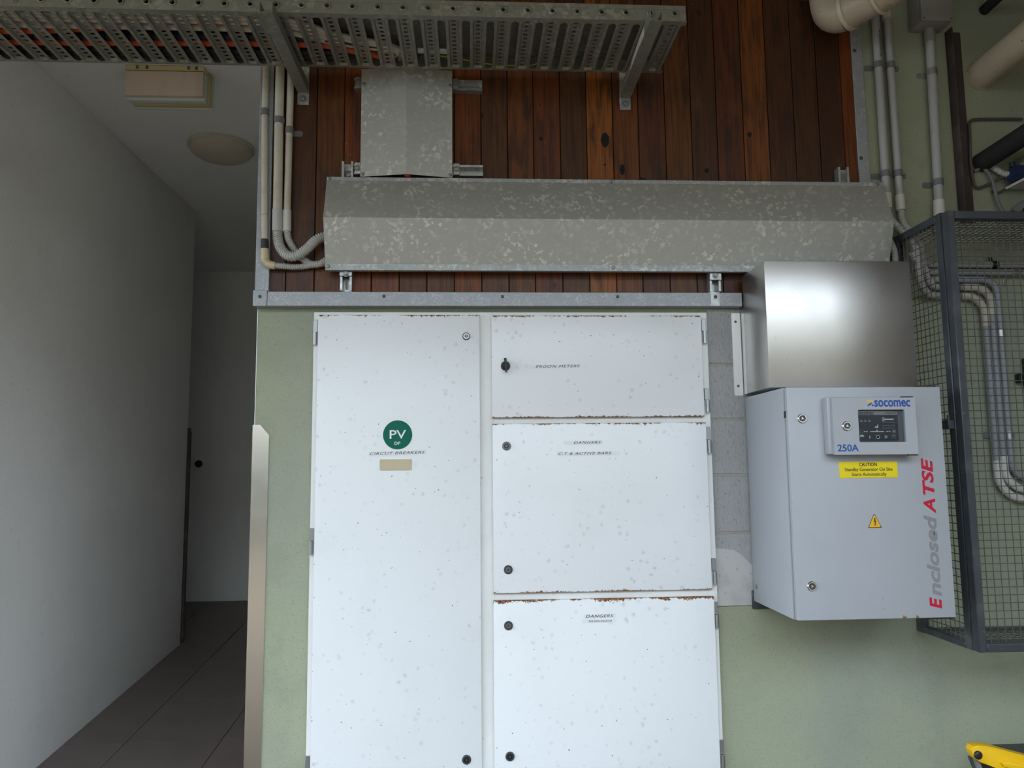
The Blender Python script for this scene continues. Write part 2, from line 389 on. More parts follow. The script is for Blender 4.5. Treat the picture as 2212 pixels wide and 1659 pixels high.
M['screen_ink'] = mat('pale_display_print', (0.50, 0.55, 0.58), 0.4, 0)
M['screen_dim'] = mat('dim_display_print', (0.11, 0.12, 0.13), 0.4, 0)
M['recess'] = mat('grey_recess', (0.10, 0.10, 0.11), 0.5, 0)
gm, gnt, gb = start('clear_window', 0.03, 0.0); gb.inputs['Transmission Weight'].default_value = 1.0; gb.inputs['IOR'].default_value = 1.1; gb.inputs['Base Color'].default_value = (0.92, 0.94, 0.95, 1)
M['glass'] = gm
M['rust'] = mat('orange_rust', (0.42, 0.19, 0.04), 0.85, 0, [(90, 0.4, 0.6, (0.12, 0.045, 0.015), 0.8)])
M['orange'] = mat('orange_cable', (0.62, 0.085, 0.025), 0.45, 0)
M['cable_white'] = mat('cream_cable', (0.58, 0.52, 0.42), 0.5, 0, [(20, 0.5, 0.7, (0.45, 0.39, 0.30), 0.6)])
M['cable_black'] = mat('black_cable', (0.012, 0.011, 0.011), 0.5, 0)
M['earth'] = mat('yellow_green_wire', (0.42, 0.45, 0.03), 0.5, 0)
M['pinkish'] = mat('pinkish_diffuser', (0.60, 0.47, 0.36), 0.5, 0, [(9, 0.5, 0.72, (0.47, 0.35, 0.28), 0.6)], stretch=(1, 1, 0.25))
M['teal'] = mat('pale_teal_bezel', (0.52, 0.58, 0.52), 0.5, 0)
M['olive'] = mat('yellowed_plastic', (0.50, 0.40, 0.20), 0.5, 0)
M['dome'] = mat('aged_opal_diffuser', (0.50, 0.44, 0.34), 0.4, 0)
M['drain'] = mat('beige_drain_pipe', (0.50, 0.42, 0.31), 0.45, 0, [(10, 0.5, 0.72, (0.38, 0.29, 0.19), 0.6), (45, 0.66, 0.72, (0.05, 0.035, 0.025), 0.6)])
M['drain_rim'] = mat('pale_pipe_rim', (0.62, 0.56, 0.44), 0.45, 0)
M['foam'] = mat('black_pipe_insulation', (0.012, 0.012, 0.012), 0.85, 0)
M['brown_wire'] = mat('brown_tube', (0.10, 0.075, 0.07), 0.55, 0)
M['blue_part'] = mat('dark_blue_fitting', (0.012, 0.024, 0.085), 0.4, 0)
M['film'] = mat('grey_plastic_film', (0.25, 0.25, 0.24), 0.35, 0)
M['jbox'] = mat('grey_junction_box', (0.27, 0.265, 0.24), 0.5, 0)
M['yellow'] = mat('yellow_plastic', (0.75, 0.44, 0.004), 0.4, 0, [(14, 0.5, 0.75, (0.60, 0.32, 0.004), 0.5)])
M['cart'] = mat('dark_grey_plastic', (0.035, 0.042, 0.044), 0.45, 0)
# ================================================================ the setting
def struct(name, mb, m, parent=None, **k):
    o = link(name, mb, m, parent, **k)
    if parent is None: o['kind'] = 'structure'
    return o
CZ = 3.336                                                     # ceiling height
SL = 0.0945                                                    # the corridor floor is a ramp
struct('ground', MB().box(-30, 30, -24, 0.0, -0.1, 0.0), M['ground'])
struct('ceiling', MB().box(-5, 4.2, 0.0, 2.82, CZ, CZ+0.16), M['white_wall'])
struct('ceiling_soffit', MB().box(-7, 4.2, -3.15, -0.0005, CZ, CZ+0.16), M['soffit'])  # unseen roof, its depth and warm colour set to shade and tint the upper wall
m = MB(); m.prism([(2.82, CZ), (4.05, 3.15), (4.05, CZ+0.16), (2.82, CZ+0.16)], 'x', -5, -0.5)
struct('ceiling_passage', m, M['white_wall'])
wall = struct('wall_back', MB().box(-0.755, 4.2, 0.0, 0.22, 0.0, CZ), M['green'])
m = MB(); m.box(-5, -2.0, 0.0, 2.80, 0.0, CZ, 0.006, 2)
struct('wall_left', m, M['white_wall'])
struct('wall_corridor_right', MB().box(-0.755, -0.60, 0.221, 3.9, 0.0, CZ), M['white_wall'])
struct('wall_right_added', MB().box(2.50, 2.70, -2.4, -0.0005, 0.0, CZ-0.001), M['ground'])  # unseen dark wall, added to block light from the right
struct('wall_opposite_added', MB().box(-30, 30, -16.5, -15.5, 0.0, 7.0), M['facade_added'])  # unseen wall, added to cut low sky light and reflect in the steel
struct('wall_hedge_added', MB().box(-30, 30, -15.0, -13.6, 0.0, 2.05, 0.25, 2), M['hedge_added'])  # unseen hedge, added as a dark band for the corner guard to reflect
struct('wall_end', MB().box(-5, -0.5, 3.9, 4.05, 0.0, CZ), M['white_wall'])
struct('wall_passage', MB().box(-5.1, -5.0, 0, 4.05, 0.0, CZ), M['white_wall'])
m = MB(); m.prism([(0, -0.1), (3.9, -0.1), (3.9, 3.9*SL-0.004), (0, -0.004)], 'x', -5, -0.756)
floor = struct('floor', m, M['grout'])
ys = [0.004]+[0.29+0.5055*k for k in range(7)]+[3.896]
xs = [-2.626, -2.163, -1.70, -1.237, -0.774]
xr = [-3.089]+xs+[-0.757]
for i in range(len(ys)-1):
    y0, y1 = ys[i]+0.002, ys[i+1]-0.002
    for a, b in zip(xr, xr[1:]):
        a2, b2 = a+0.002, b-0.002
        if y1 < 2.85:
            if b2 < -1.99: continue
            a2 = max(a2, -1.998)
        elif y0 < 2.80 and a2 < -2.0:
            if b2 < -1.99: y0c = 2.804
            else: a2 = max(a2, -1.998)
        yy0 = 2.804 if (y0 < 2.80 and b2 < -1.99) else y0
        if b2-a2 < 0.01 or y1-yy0 < 0.01: continue
        m = MB(); m.quadmesh([(a2, yy0, yy0*SL-0.0035), (b2, yy0, yy0*SL-0.0035), (b2, y1, y1*SL-0.0035), (a2, y1, y1*SL-0.0035),
                              (a2, yy0, yy0*SL), (b2, yy0, yy0*SL), (b2, y1, y1*SL), (a2, y1, y1*SL)],
                             [(0, 3, 2, 1), (4, 5, 6, 7), (0, 1, 5, 4), (1, 2, 6, 5), (2, 3, 7, 6), (3, 0, 4, 7)])
        link('floor_tile', m, M['tile'], floor, smooth=False)

# stained boards over the upper wall
link('board_backing', MB().box(-0.725, 1.475, -0.0015, -0.0002, 2.045, 3.31), M['gap'], wall)
jx = [-0.735, -0.657, -0.557, -0.457, -0.354, -0.254, -0.155, -0.056, 0.043, 0.1415, 0.238, 0.338, 0.437, 0.536, 0.633, 0.734, 0.834, 0.932, 1.034, 1.131, 1.231, 1.328, 1.422, 1.470]
LIN = lambda r, g, b: tuple((x/255)**2.2 for x in (r, g, b))
TONES = [(82, 46, 30), (84, 46, 28), (98, 52, 26), (120, 56, 24), (110, 54, 28), (92, 50, 30), (96, 52, 30), (122, 58, 28), (92, 54, 34), (112, 60, 34), (108, 54, 36), (84, 50, 33), (148, 80, 36), (118, 62, 34), (92, 48, 34), (104, 58, 34), (82, 48, 34), (98, 50, 36), (124, 66, 32), (82, 46, 32), (80, 46, 30), (72, 40, 28), (116, 56, 26)]
for i, (a, b) in enumerate(zip(jx, jx[1:])):
    d = random.uniform(-0.0012, 0.0012)
    pk = link('plank', MB().box(a+0.0014, b-0.0014, -0.0085+d, -0.002, 2.05, 3.305, 0.0014), M['timber'], wall, smooth=False)
    r, g, b_ = LIN(*TONES[i]); pk.color = (r*0.94, g*1.14, b_*0.95, 1)
for x, z, w, h in ((0.505, 2.659, 0.0155, 0.029), (0.567, 2.545, 0.009, 0.022), (0.886, 2.545, 0.0075, 0.010), (1.055, 2.688, 0.008, 0.010), (0.265, 2.66, 0.007, 0.007), (0.263, 2.79, 0.003, 0.003), (0.501, 2.563, 0.0045, 0.004), (0.640, 2.502, 0.016, 0.013)):
    m = MB(); m.prism([(x+w*math.cos(t*0.5236)*(1+0.12*math.sin(t*2.3)), z+h*math.sin(t*0.5236)) for t in range(12)], 'y', -0.0104, -0.0102)
    link('knot', m, M['gap'], wall, label='dark knot in the boards')
link('paint_edge', MB().box(-0.7556, -0.7532, -0.0010, 0.012, 1.60, 2.02), M['white_print'], wall)
# bare concrete blocks beside the switchboard
link('mortar_bed', MB().box(0.863, 1.20, -0.0016, -0.0002, 0.957, 2.02), M['mortar'], wall)
zs = [(1.8195, 2.019), (1.619, 1.8095), (1.419, 1.609), (1.2155, 1.409), (1.06, 1.2055)]
for z0, z1 in zs:
    link('concrete_block', MB().box(0.8635, 1.20, -0.004, -0.0017, z0, z1, 0.0009), M['block'], wall, smooth=False)
m = MB(); m.prism([(0.8635, 0.958), (1.2, 0.958), (1.2, 1.10), (0.99, 1.10), (0.955, 1.135), (0.93, 1.150), (0.8635, 1.158)], 'y', -0.0065, -0.0018)
link('mortar_smear', m, M['plaster'], wall, label='pale mortar smeared over the lowest bare block')

def screw(name, x, y, z, r, mt, parent, h=0.005, axis=(0, -1, 0)):
    m = MB(); m.lathe((x, y, z), axis, [(0, r), (h*0.5, r), (h, r*0.62), (h, r*0.3), (h*0.75, r*0.26)], 12)
    return link(name, m, mt, parent)
def bolt(name, x, y, z, r, mt, parent, h=0.008):
    m = MB(); m.lathe((x, y, z), (0, -1, 0), [(0, r*1.55), (h*0.25, r*1.55), (h*0.25, r)], 14)
    m.lathe((x, y-h*0.25, z), (0, -1, 0), [(0, r), (h*0.7, r), (h*0.75, r*0.75)], 6)
    return link(name, m, mt, parent)

t1 = struct('trim_1', MB().box(-0.761, -0.712, -0.021, -0.0003, 2.022, 3.33, 0.0015), M['trim'])
link('corner_cap', MB().box(-0.7615, -0.7125, -0.0402, -0.0215, 2.0215, 2.078, 0.0012), M['trim'], t1)
screw('screw', -0.737, -0.0403, 2.055, 0.0055, M['screw_dark'], t1)
t2 = struct('trim_2', MB().box(-0.7115, 0.988, -0.040, -0.0003, 2.022, 2.073, 0.0015), M['trim'])
for x in (-0.305, 0.115, 0.531): screw('screw', x, -0.0402, 2.057, 0.0055, M['screw_dark'], t2)
m = MB(); m.box(0.872, 0.9045, -0.0412, -0.0401, 2.024, 2.0735); link('joint_strap', m, M['strut'], t2, label='bright worn strap over the trim joint')
screw('screw', 0.889, -0.0413, 2.057, 0.006, M['screw_dark'], t2)
t3 = struct('trim_3', MB().box(1.470, 1.512, -0.011, -0.0003, 2.40, 3.32, 0.001), M['trim'])
for z in (3.03, 2.60): screw('screw', 1.481, -0.0111, z, 0.007, M['screw_dark'], t3)
t4 = struct('trim_4', MB().box(-0.7115, 1.4695, -0.022, -0.009, 3.234, 3.33, 0.001), M['trim'])
for x in (0.2, 0.7, 1.205): screw('screw', x, -0.0221, 3.247, 0.007, M['screw_dark'], t4)

# ================================================================ switchboard
SB = empty('switchboard', (0.15, 0, 0.05), 'tall white steel switchboard with four rust-edged doors below the timber boards', 'switchboard')
FR = -0.552; FL = 0.860
m = MB()
DOORS = [(-0.5345, 0.0335, 0.14, 1.9905), (0.0755, 0.8345, 1.6235, 1.9885), (0.0765, 0.8380, 1.0205, 1.602), (0.075, 0.8430, 0.14, 0.996)]
m.box(FR, FL, -0.012, -0.0002, 0.05, 2.003)                     # carcass behind the doors
for a, b, c, d in ((FR, -0.528, 0.05, 2.003), (0.028, 0.081, 0.05, 2.003), (0.829, FL, 0.05, 2.003)): m.box(a, b, -0.022, -0.012, c, d, 0.001)
for a, b, c, d in ((-0.528, 0.028, 1.985, 2.003), (0.081, 0.829, 1.983, 2.003), (0.081, 0.829, 1.597, 1.629), (0.081, 0.829, 0.990, 1.026), (-0.528, 0.028, 0.05, 0.146), (0.081, 0.829, 0.05, 0.146)):
    m.box(a, b, -0.022, -0.012, c, d, 0.001)
link('frame', m, M['paint'], SB)
doors = []
RUST = [(0.012, 0.004), (0.011, 0.008), (0.011, 0.009), (0.017, 0.004)]
for i, (x0, x1, z0, z1) in enumerate(DOORS):
    W, H = x1-x0, z1-z0
    mt = door_paint('rusty_white_enamel', W, H, RUST[i][0], RUST[i][1], i+1)
    m = MB(); m.box(x0, x1, -0.038, -0.023, z0, z1, 0.0022, 2)
    doors.append(link('door', m, mt, SB, origin=(x0, -0.038, z1), label=['tall left door with a green disc and a blank tan tag', 'top right door with a black T-handle', 'middle right door with two danger strips', 'bottom right door with the heaviest rust along its top'][i]))
FY = -0.0382
def barrel_lock(x, z, parent, style):
    m = MB()
    if style == 'ring':
        m.mi = 0; m.lathe((x, FY, z), (0, -1, 0), [(0, 0.0135), (0.003, 0.0135), (0.004, 0.012)], 24)
        m.mi = 1; m.lathe((x, FY-0.004, z), (0, -1, 0), [(0, 0.0108), (0.0022, 0.0105)], 24)
        m.mi = 0; m.lathe((x, FY-0.0062, z), (0, -1, 0), [(0, 0.0055), (0.001, 0.0055)], 16)
        m.mi = 1; m.box(x-0.0014, x+0.0014, FY-0.0082, FY-0.0072, z-0.004, z+0.004)
        return link('lock', m, [M['lockgrey'], M['white_print']], parent)
    if style == 'dark': a, b = M['lockgrey'], M['black']
    elif style == 'mid': a, b = M['lockmid'], M['lockgrey']
    else: a, b = M['lockgrey'], M['lockmid']
    m.mi = 0; m.lathe((x, FY, z), (0, -1, 0), [(0, 0.0152), (0.003, 0.0152), (0.005, 0.013), (0.005, 0.0105), (0.0035, 0.010)], 24)
    m.mi = 1; m.lathe((x, FY-0.0034, z), (0, -1, 0), [(0, 0.0088), (0.0026, 0.0085), (0.0026, 0.006), (0.001, 0.0055)], 20)
    m.mi = 0; m.lathe((x, FY-0.0044, z), (0, -1, 0), [(0, 0.0045), (0.002, 0.004)], 12)
    return link('lock', m, [a, b], parent)
barrel_lock(-0.014, 1.913, doors[0], 'ring'); barrel_lock(-0.018, 0.481, doors[0], 'dark')
barrel_lock(0.125, 1.524, doors[2], 'mid'); barrel_lock(0.127, 1.100, doors[2], 'grey')
barrel_lock(0.126, 0.913, doors[3], 'grey'); barrel_lock(0.127, 0.487, doors[3], 'dark')
m = MB(); m.lathe((0.124, FY, 1.8065), (0, -1, 0), [(0, 0.0165), (0.004, 0.0165), (0.006, 0.0135), (0.006, 0.0115), (0.004, 0.011), (0.004, 0.009), (0.012, 0.008)], 24)
m.prism([(0.1195, 1.8325), (0.1265, 1.8325), (0.1275, 1.8300), (0.1265, 1.8065), (0.1290, 1.7860), (0.1290, 1.7825), (0.1235, 1.7815), (0.1225, 1.7845), (0.1222, 1.8065), (0.1180, 1.8310)], 'y', FY-0.022, FY-0.010)
link('turn_handle', m, M['black'], doors[1], label='black T-shaped turn handle')
def hinge(x, z0, z1, parent, side):
    m = MB(); zc = z0+(z1-z0)*0.52
    m.box(x-0.009, x+0.007, -0.030, -0.0222, zc, z1, 0.001)
    m.cyl((x+side*0.001, -0.033, z0), (x+side*0.001, -0.033, zc-0.001), 0.0068, 12)
    link('hinge', m, M['hinge'], parent)
for z0, z1 in ((1.884, 1.973), (1.161, 1.249), (0.42, 0.504)): hinge(-0.5435, z0, z1, doors[0], -1)
for (z0, z1), d in (((1.888, 1.976), 1), ((1.638, 1.726), 1), ((1.492, 1.586), 2), ((1.036, 1.125), 2), ((0.890, 0.976), 3), ((0.42, 0.515), 3)):
    hinge(0.8465+0.006*(1.98-z0)/1.5, z0, z1, doors[d], 1)
# round solar sticker and blank tag on the left door
m = MB(); m.mi = 1; m.lathe((-0.2535, FY, 1.566), (0, -1, 0), [(0, 0.0528), (0.0004, 0.0528)], 48)
m.mi = 0; m.lathe((-0.2535, FY-0.0004, 1.566), (0, -1, 0), [(0, 0.0505), (0.0004, 0.0505)], 48)
m.mi = 1; m.addmesh(text_mesh('PV', -0.281, -0.2245, 1.5525, 1.5825, FY-0.0009, bold=0.008))
m.addmesh(text_mesh('DP', -0.2640, -0.2440, 1.5315, 1.5420, FY-0.0009, bold=0.01))
link('round_sticker', m, [M['pv_green'], M['white_print']], doors[0], label='green disc sticker reading PV DP')
m = MB(); m.prism(rrect(-0.3145, -0.2045, 1.4435, 1.4815, 0.003), 'y', FY-0.0022, FY); link('blank_tag', m, M['tan'], doors[0], label='blank tan engraved tag')
def strip(body, x0, x1, z0, z1, tx0, tx1, tz0, tz1, parent, shear=0.35, tilt=0.0, bold=0.0, name='label_strip'):
    m = MB(); m.mi = 0; m.box(x0, x1, FY-0.0003, FY, z0, z1)
    m.mi = 1; m.addmesh(text_mesh(body, tx0, tx1, tz0, tz1, FY-0.0006, shear=shear, bold=bold, space=1.12))
    xm = (x0+x1)/2
    for v in m.bm.verts: v.co.z += (v.co.x-xm)*tilt
    link(name, m, [M['strip'], M['ink']], parent, label='clear strip reading '+body)
strip('CIRCUT BREAKERS', -0.3525, -0.1540, 1.4940, 1.5115, -0.3490, -0.1585, 1.4985, 1.5080, doors[0], tilt=0.020)
strip('ERGON METERS', 0.2080, 0.4190, 1.7985, 1.8110, 0.2310, 0.3900, 1.8005, 1.8095, doors[1], tilt=0.012)
strip('DANGERS', 0.3340, 0.4650, 1.5255, 1.5405, 0.3615, 0.4590, 1.5295, 1.5385, doors[2], tilt=0.008)
strip('C.T & ACTIVE BARS', 0.3010, 0.5250, 1.4875, 1.5020, 0.3070, 0.4950, 1.4915, 1.5005, doors[2], tilt=0.006)
strip('DANGERS', 0.3870, 0.4960, 0.9305, 0.9455, 0.3920, 0.4880, 0.9335, 0.9430, doors[3], tilt=0.006)
strip('BUILDING ISOLATOR', 0.3790, 0.4990, 0.9150, 0.9280, 0.4030, 0.4830, 0.9185, 0.9245, doors[3], shear=0.0, tilt=0.002)

# ================================================================ corner guards, corridor fittings
def guard(name, poly, y0, y1, mt, label):
    m = MB(); m.prism(poly, 'y', y0, y1)
    return m
m = MB(); m.prism([(-0.7585, 0.0), (-0.703, 0.0), (-0.703, 1.570), (-0.734, 1.606), (-0.7585, 1.606)], 'y', -0.0040, -0.0004)
m.prism([(-0.0040, 0.0), (0.060, 0.0), (0.060, 1.570), (0.030, 1.606), (-0.0040, 1.606)], 'x', -0.7600, -0.7584)
setp(link('corner_guard', m, M['guard']), 'shiny stainless corner guard with a clipped top on the green wall edge', 'corner guard')
m = MB(); m.prism([(2.790, 2.79*SL+0.01), (2.86, 2.86*SL+0.01), (2.86, 1.72), (2.84, 1.75), (2.790, 1.75)], 'x', -1.9996, -1.996)
m.box(-2.0, -1.984, 2.8004, 2.8204, 2.8*SL+0.01, 1.75, 0.002)
setp(link('corner_guard', m, M['rusty']), 'thin dark corner guard on the far end of the white corridor wall', 'corner guard')
SO = empty('wall_outlet', (-2.295, 3.9, 1.50), 'white wall plate with a round black centre on the corridor end wall', 'outlet')
link('cover_plate', MB().box(-2.338, -2.252, 3.888, 3.8997, 1.448, 1.558, 0.004, 2), M['white_print'], SO)
m = MB(); m.lathe((-2.295, 3.888, 1.505), (0, -1, 0), [(0, 0.031), (0.012, 0.030), (0.014, 0.026), (0.006, 0.022)], 24); link('round_socket', m, M['black'], SO, label='black round socket')

EX = empty('emergency_light', (-1.42, 0.85, CZ), 'boxy beige emergency light hanging from the corridor ceiling', 'ceiling light')
ex0, ex1, ey = -1.600, -1.243, 0.75
m = MB(); m.box(ex0, ex1, ey, ey+0.022, 3.188, 3.309, 0.004, 2); link('front_panel', m, M['pinkish'], EX, label='stained pinkish front panel')
m = MB(); m.box(ex0-0.002, ex1+0.004, ey-0.004, ey+0.05, 3.311, 3.335, 0.003); link('top_cover', m, M['olive'], EX, label='yellowed strip along the top')
for x in (-1.545, -1.50, -1.31, -1.275):
    link('spring_clip', MB().box(x-0.006, x+0.006, ey-0.008, ey-0.0042, 3.314, 3.330, 0.001), M['screw_dark'], EX)
m = MB(); m.box(ex0-0.001, ex1+0.003, ey+0.0222, ey+0.058, 3.176, 3.3108, 0.006, 2); link('bezel', m, M['teal'], EX, label='pale greenish bezel')
m = MB(); m.box(ex0+0.006, ex1+0.010, ey+0.0582, ey+0.098, 3.176, 3.3355, 0.004, 2); link('body', m, M['olive'], EX, label='yellowed body behind the bezel')
m = MB(); m.box(ex0+0.012, ex1+0.012, ey+0.0982, ey+0.118, 3.172, 3.3355, 0.003); link('back_frame', m, M['teal'], EX)
DL = empty('dome_light', (-1.45, 1.65, CZ), 'round opal dome light on the corridor ceiling', 'ceiling light')
link('base_ring', MB().lathe((-1.45, 1.65, CZ-0.0005), (0, 0, -1), [(0, 0.187), (0.016, 0.187), (0.020, 0.180), (0.020, 0.170)], 40), M['cream'], DL)
link('diffuser', MB().lathe((-1.45, 1.65, CZ-0.016), (0, 0, -1), [(0, 0.178), (0.012, 0.177), (0.028, 0.165), (0.046, 0.140), (0.060, 0.105), (0.069, 0.06), (0.072, 0.02), (0.072, 0.0)], 40), M['dome'], DL)

# ================================================================ left conduits, from the tray down to the trunking
def clip_band(x, y, z, r, parent, side=0, mt='clip', wall_y=-0.0085, zo=0.0, name='saddle_clip'):
    m = MB()
    m.lathe((x, y, z-0.012), (0, 0, 1), [(0, r+0.0004), (0, r+0.0026), (0.024, r+0.0026), (0.024, r+0.0004)], 20)
    if side:
        a, b = (x+r*0.6, x+r+0.030) if side > 0 else (x-r-0.030, x-r*0.6)
        p = rrect(a, b, z-0.013+zo, z+0.009+zo, 0.007)
        m.prism(p, 'y', wall_y-0.003, wall_y)
        xc = b-0.011 if side > 0 else a+0.011
        c = link(name, m, M[mt], parent)
        screw('screw', xc, wall_y-0.003, z-0.002+zo, 0.0045, M['screw'], c, 0.004)
        return c
    return link(name, m, M[mt], parent)
G = 'conduits left of the trunking'
c1 = empty('conduit', (-0.738, -0.036, 2.25), 'thin weathered cream conduit nearest the corridor, with a yellowed elbow at its foot', 'conduit', G)
m = MB(); m.tube([(-0.737, -0.036, 3.30), (-0.738, -0.036, 2.70), (-0.727, -0.036, 2.26)], 0.0112, 16); link('pipe', m, M['cream'], c1)
link('tape_wrap', MB().cyl((-0.727, -0.036, 2.262), (-0.7255, -0.036, 2.226), 0.0135, 16), M['tape'], c1)
m = MB(); m.tube([(-0.7255, -0.036, 2.2275), (-0.7245, -0.036, 2.200), (-0.7225, -0.036, 2.186), (-0.715, -0.036, 2.175), (-0.703, -0.036, 2.169), (-0.688, -0.036, 2.167)], [0.0138, 0.0145, 0.0145, 0.0145, 0.0145, 0.0135], 16)
link('elbow', m, M['yellowed'], c1)
m = MB(); flex(m, [(-0.689, -0.036, 2.167), (-0.66, -0.033, 2.166), (-0.625, -0.028, 2.165), (-0.585, -0.026, 2.168), (-0.55, -0.028, 2.174), (-0.50, -0.030, 2.178)], 0.0115); link('flexible_section', m, M['flex'], c1)
clip_band(-0.738, -0.036, 2.735, 0.0112, c1)
c2 = empty('conduit', (-0.684, -0.036, 2.3), 'widest cream conduit in the left group, ending in a thick flexible bend', 'conduit', G)
link('pipe', MB().tube([(-0.687, -0.036, 3.30), (-0.687, -0.036, 2.75), (-0.684, -0.036, 2.36)], 0.0162, 18), M['cream'], c2)
link('coupling', MB().tube([(-0.684, -0.036, 2.372), (-0.683, -0.036, 2.292)], 0.0182, 18), M['flex'], c2)
m = MB(); flex(m, [(-0.683, -0.036, 2.296), (-0.680, -0.038, 2.262), (-0.668, -0.046, 2.228), (-0.642, -0.058, 2.199), (-0.610, -0.064, 2.195), (-0.572, -0.062, 2.222), (-0.540, -0.052, 2.258), (-0.495, -0.042, 2.278)], 0.0178, 0.0082, 14); link('flexible_section', m, M['flex'], c2)
clip_band(-0.686, -0.036, 2.703, 0.0162, c2, mt='clip')
c3 = empty('conduit', (-0.650, -0.033, 2.3), 'thin cream conduit nearest the timber boards, held by a saddle clip screwed to the boards', 'conduit', G)
link('pipe', MB().tube([(-0.649, -0.033, 3.30), (-0.6495, -0.033, 2.75), (-0.651, -0.033, 2.36)], 0.0124, 16), M['cream'], c3)
link('coupling', MB().tube([(-0.651, -0.033, 2.370), (-0.6505, -0.033, 2.292)], 0.0150, 16), M['coupling'], c3)
m = MB(); flex(m, [(-0.6505, -0.033, 2.296), (-0.645, -0.032, 2.266), (-0.630, -0.028, 2.236), (-0.605, -0.026, 2.205), (-0.568, -0.028, 2.177), (-0.533, -0.032, 2.176), (-0.495, -0.034, 2.20)], 0.0132); link('flexible_section', m, M['flex'], c3)
clip_band(-0.6495, -0.033, 2.668, 0.0124, c3, 1)

# ================================================================ trunking, duct cover and the strut channels behind them
G = 'strut channels behind the sheet metal covers'
def strut(label, axis, a, b, c0, c1):
    z = empty('strut_channel', ((c0+c1)/2, 0, (a+b)/2) if axis == 'z' else ((a+b)/2, 0, (c0+c1)/2), label, 'strut', G)
    m = MB(); m.channel(axis, a, b, c0, c1, -0.0415, -0.0105); link('channel', m, M['strut'], z); return z
def window_clamp(x0, x1, z0, z1, parent, bx, bz):
    m = MB(); m.box(x0, x1, -0.0485, -0.0425, z0, z1, 0.001); c = link('clamp', m, M['strut'], parent)
    bolt('bolt', bx, -0.0486, bz, 0.0075, M['screw'], c)
s = strut('vertical strut channel under the left end of the trunking', 'z', 2.078, 2.552, -0.459, -0.418)
window_clamp(-0.460, -0.4165, 2.128, 2.1435, s, -0.438, 2.136)
s['label'] = 'vertical strut channel crossing behind the left end of the trunking'
bolt('bolt', -0.4385, -0.0136, 2.512, 0.011, M['screw'], s, 0.010)
m = MB(); m.prism(slot(-0.4385, 2.085, 2.118, 0.014), 'y', -0.0139, -0.0131); link('slot_hole', m, M['timber'], s)
s = strut('vertical strut channel under the trunking, beside the steel shroud', 'z', 2.078, 2.46, 0.870, 0.911)
window_clamp(0.869, 0.912, 2.118, 2.1435, s, 0.8905, 2.134)
s = strut('vertical strut channel standing above the right end of the trunking', 'z', 2.20, 2.552, 1.374, 1.415)
s = strut('upper horizontal strut channel behind the vertical duct cover', 'x', -0.419, 0.048, 2.828, 2.868)
for x0, x1 in ((-0.058, -0.040), (-0.412, -0.394)): window_clamp(x0, x1, 2.828, 2.869, s, (x0+x1)/2, 2.850)
s = strut('lower horizontal strut channel behind the vertical duct cover', 'x', -0.4155, 0.049, 2.503, 2.543)
for x0, x1 in ((-0.058, -0.036), (-0.412, -0.392)): window_clamp(x0, x1, 2.503, 2.546, s, (x0+x1)/2, 2.524)

def sheet(poly, t, axis, a, b, mb):
    """bent sheet of thickness t following an open outline"""
    P = [Vector((p[0], p[1])) for p in poly]; inner = []
    for i, p in enumerate(P):
        d = (P[min(i+1, len(P)-1)]-P[max(i-1, 0)]).normalized(); inner.append(p+Vector((-d.y, d.x))*t)
    def Q(p, k): return (k, p.x, p.y) if axis == 'x' else (p.x, p.y, k)
    n = len(P); vs = [Q(p, a) for p in P]+[Q(p, b) for p in P]+[Q(p, a) for p in inner]+[Q(p, b) for p in inner]; fs = []
    for i in range(n-1):
        fs += [(i, i+1, n+i+1, n+i), (2*n+i, 3*n+i, 3*n+i+1, 2*n+i+1), (i, 2*n+i, 2*n+i+1, i+1), (n+i, n+i+1, 3*n+i+1, 3*n+i)]
    fs += [(0, n, 3*n, 2*n), (n-1, 3*n-1, 4*n-1, 2*n-1)]
    return mb.quadmesh(vs, fs)
TK = empty('cable_trunking', (0.5125, -0.045, 2.146), 'long horizontal galvanized trunking with a ridged cover above the switchboard', 'trunking')
X0, X1 = -0.508, 1.533
m = MB(); sheet([(-0.0605, 2.168), (-0.112, 2.319), (-0.0605, 2.470)], 0.0016, 'x', X0, X1, m); link('cover', m, M['galv'], TK, angle=20)
m = MB(); sheet([(-0.0440, 2.146), (-0.0625, 2.146), (-0.0625, 2.1675)], 0.0014, 'x', X0+0.001, X1-0.001, m); link('bottom_flange', m, M['galv_edge'], TK, label='bright worn bottom flange')
m = MB(); sheet([(-0.0625, 2.4705), (-0.0625, 2.4835), (-0.0440, 2.4835)], 0.0014, 'x', X0+0.001, X1-0.001, m); link('top_flange', m, M['galv_edge'], TK, label='bright worn top flange')
m = MB(); m.box(X0+0.002, X1-0.002, -0.0432, -0.0418, 2.149, 2.4815); link('back_plate', m, M['galv'], TK)
for x in (-0.498, 0.513, 1.508):
    screw('screw', x, -0.0626, 2.478, 0.0072, M['screw'], TK); screw('screw', x, -0.0626, 2.158, 0.0072, M['screw'], TK)
DC = empty('duct_cover', (-0.2265, -0.045, 2.487), 'short vertical galvanized duct cover between the cable tray and the trunking', 'duct')
m = MB(); sheet([(-0.063, -0.0445), (-0.063, -0.0605), (-0.076, -0.0605), (-0.2245, -0.089), (-0.374, -0.0605), (-0.3885, -0.0605), (-0.3885, -0.0445)], 0.0014, 'z', 2.4875, 2.892, m); link('cover', m, M['galv'], DC, angle=15)
for x in (-0.381, -0.070):
    for z in (2.835, 2.497): screw('screw', x, -0.0606, z, 0.0068, M['screw'], DC)

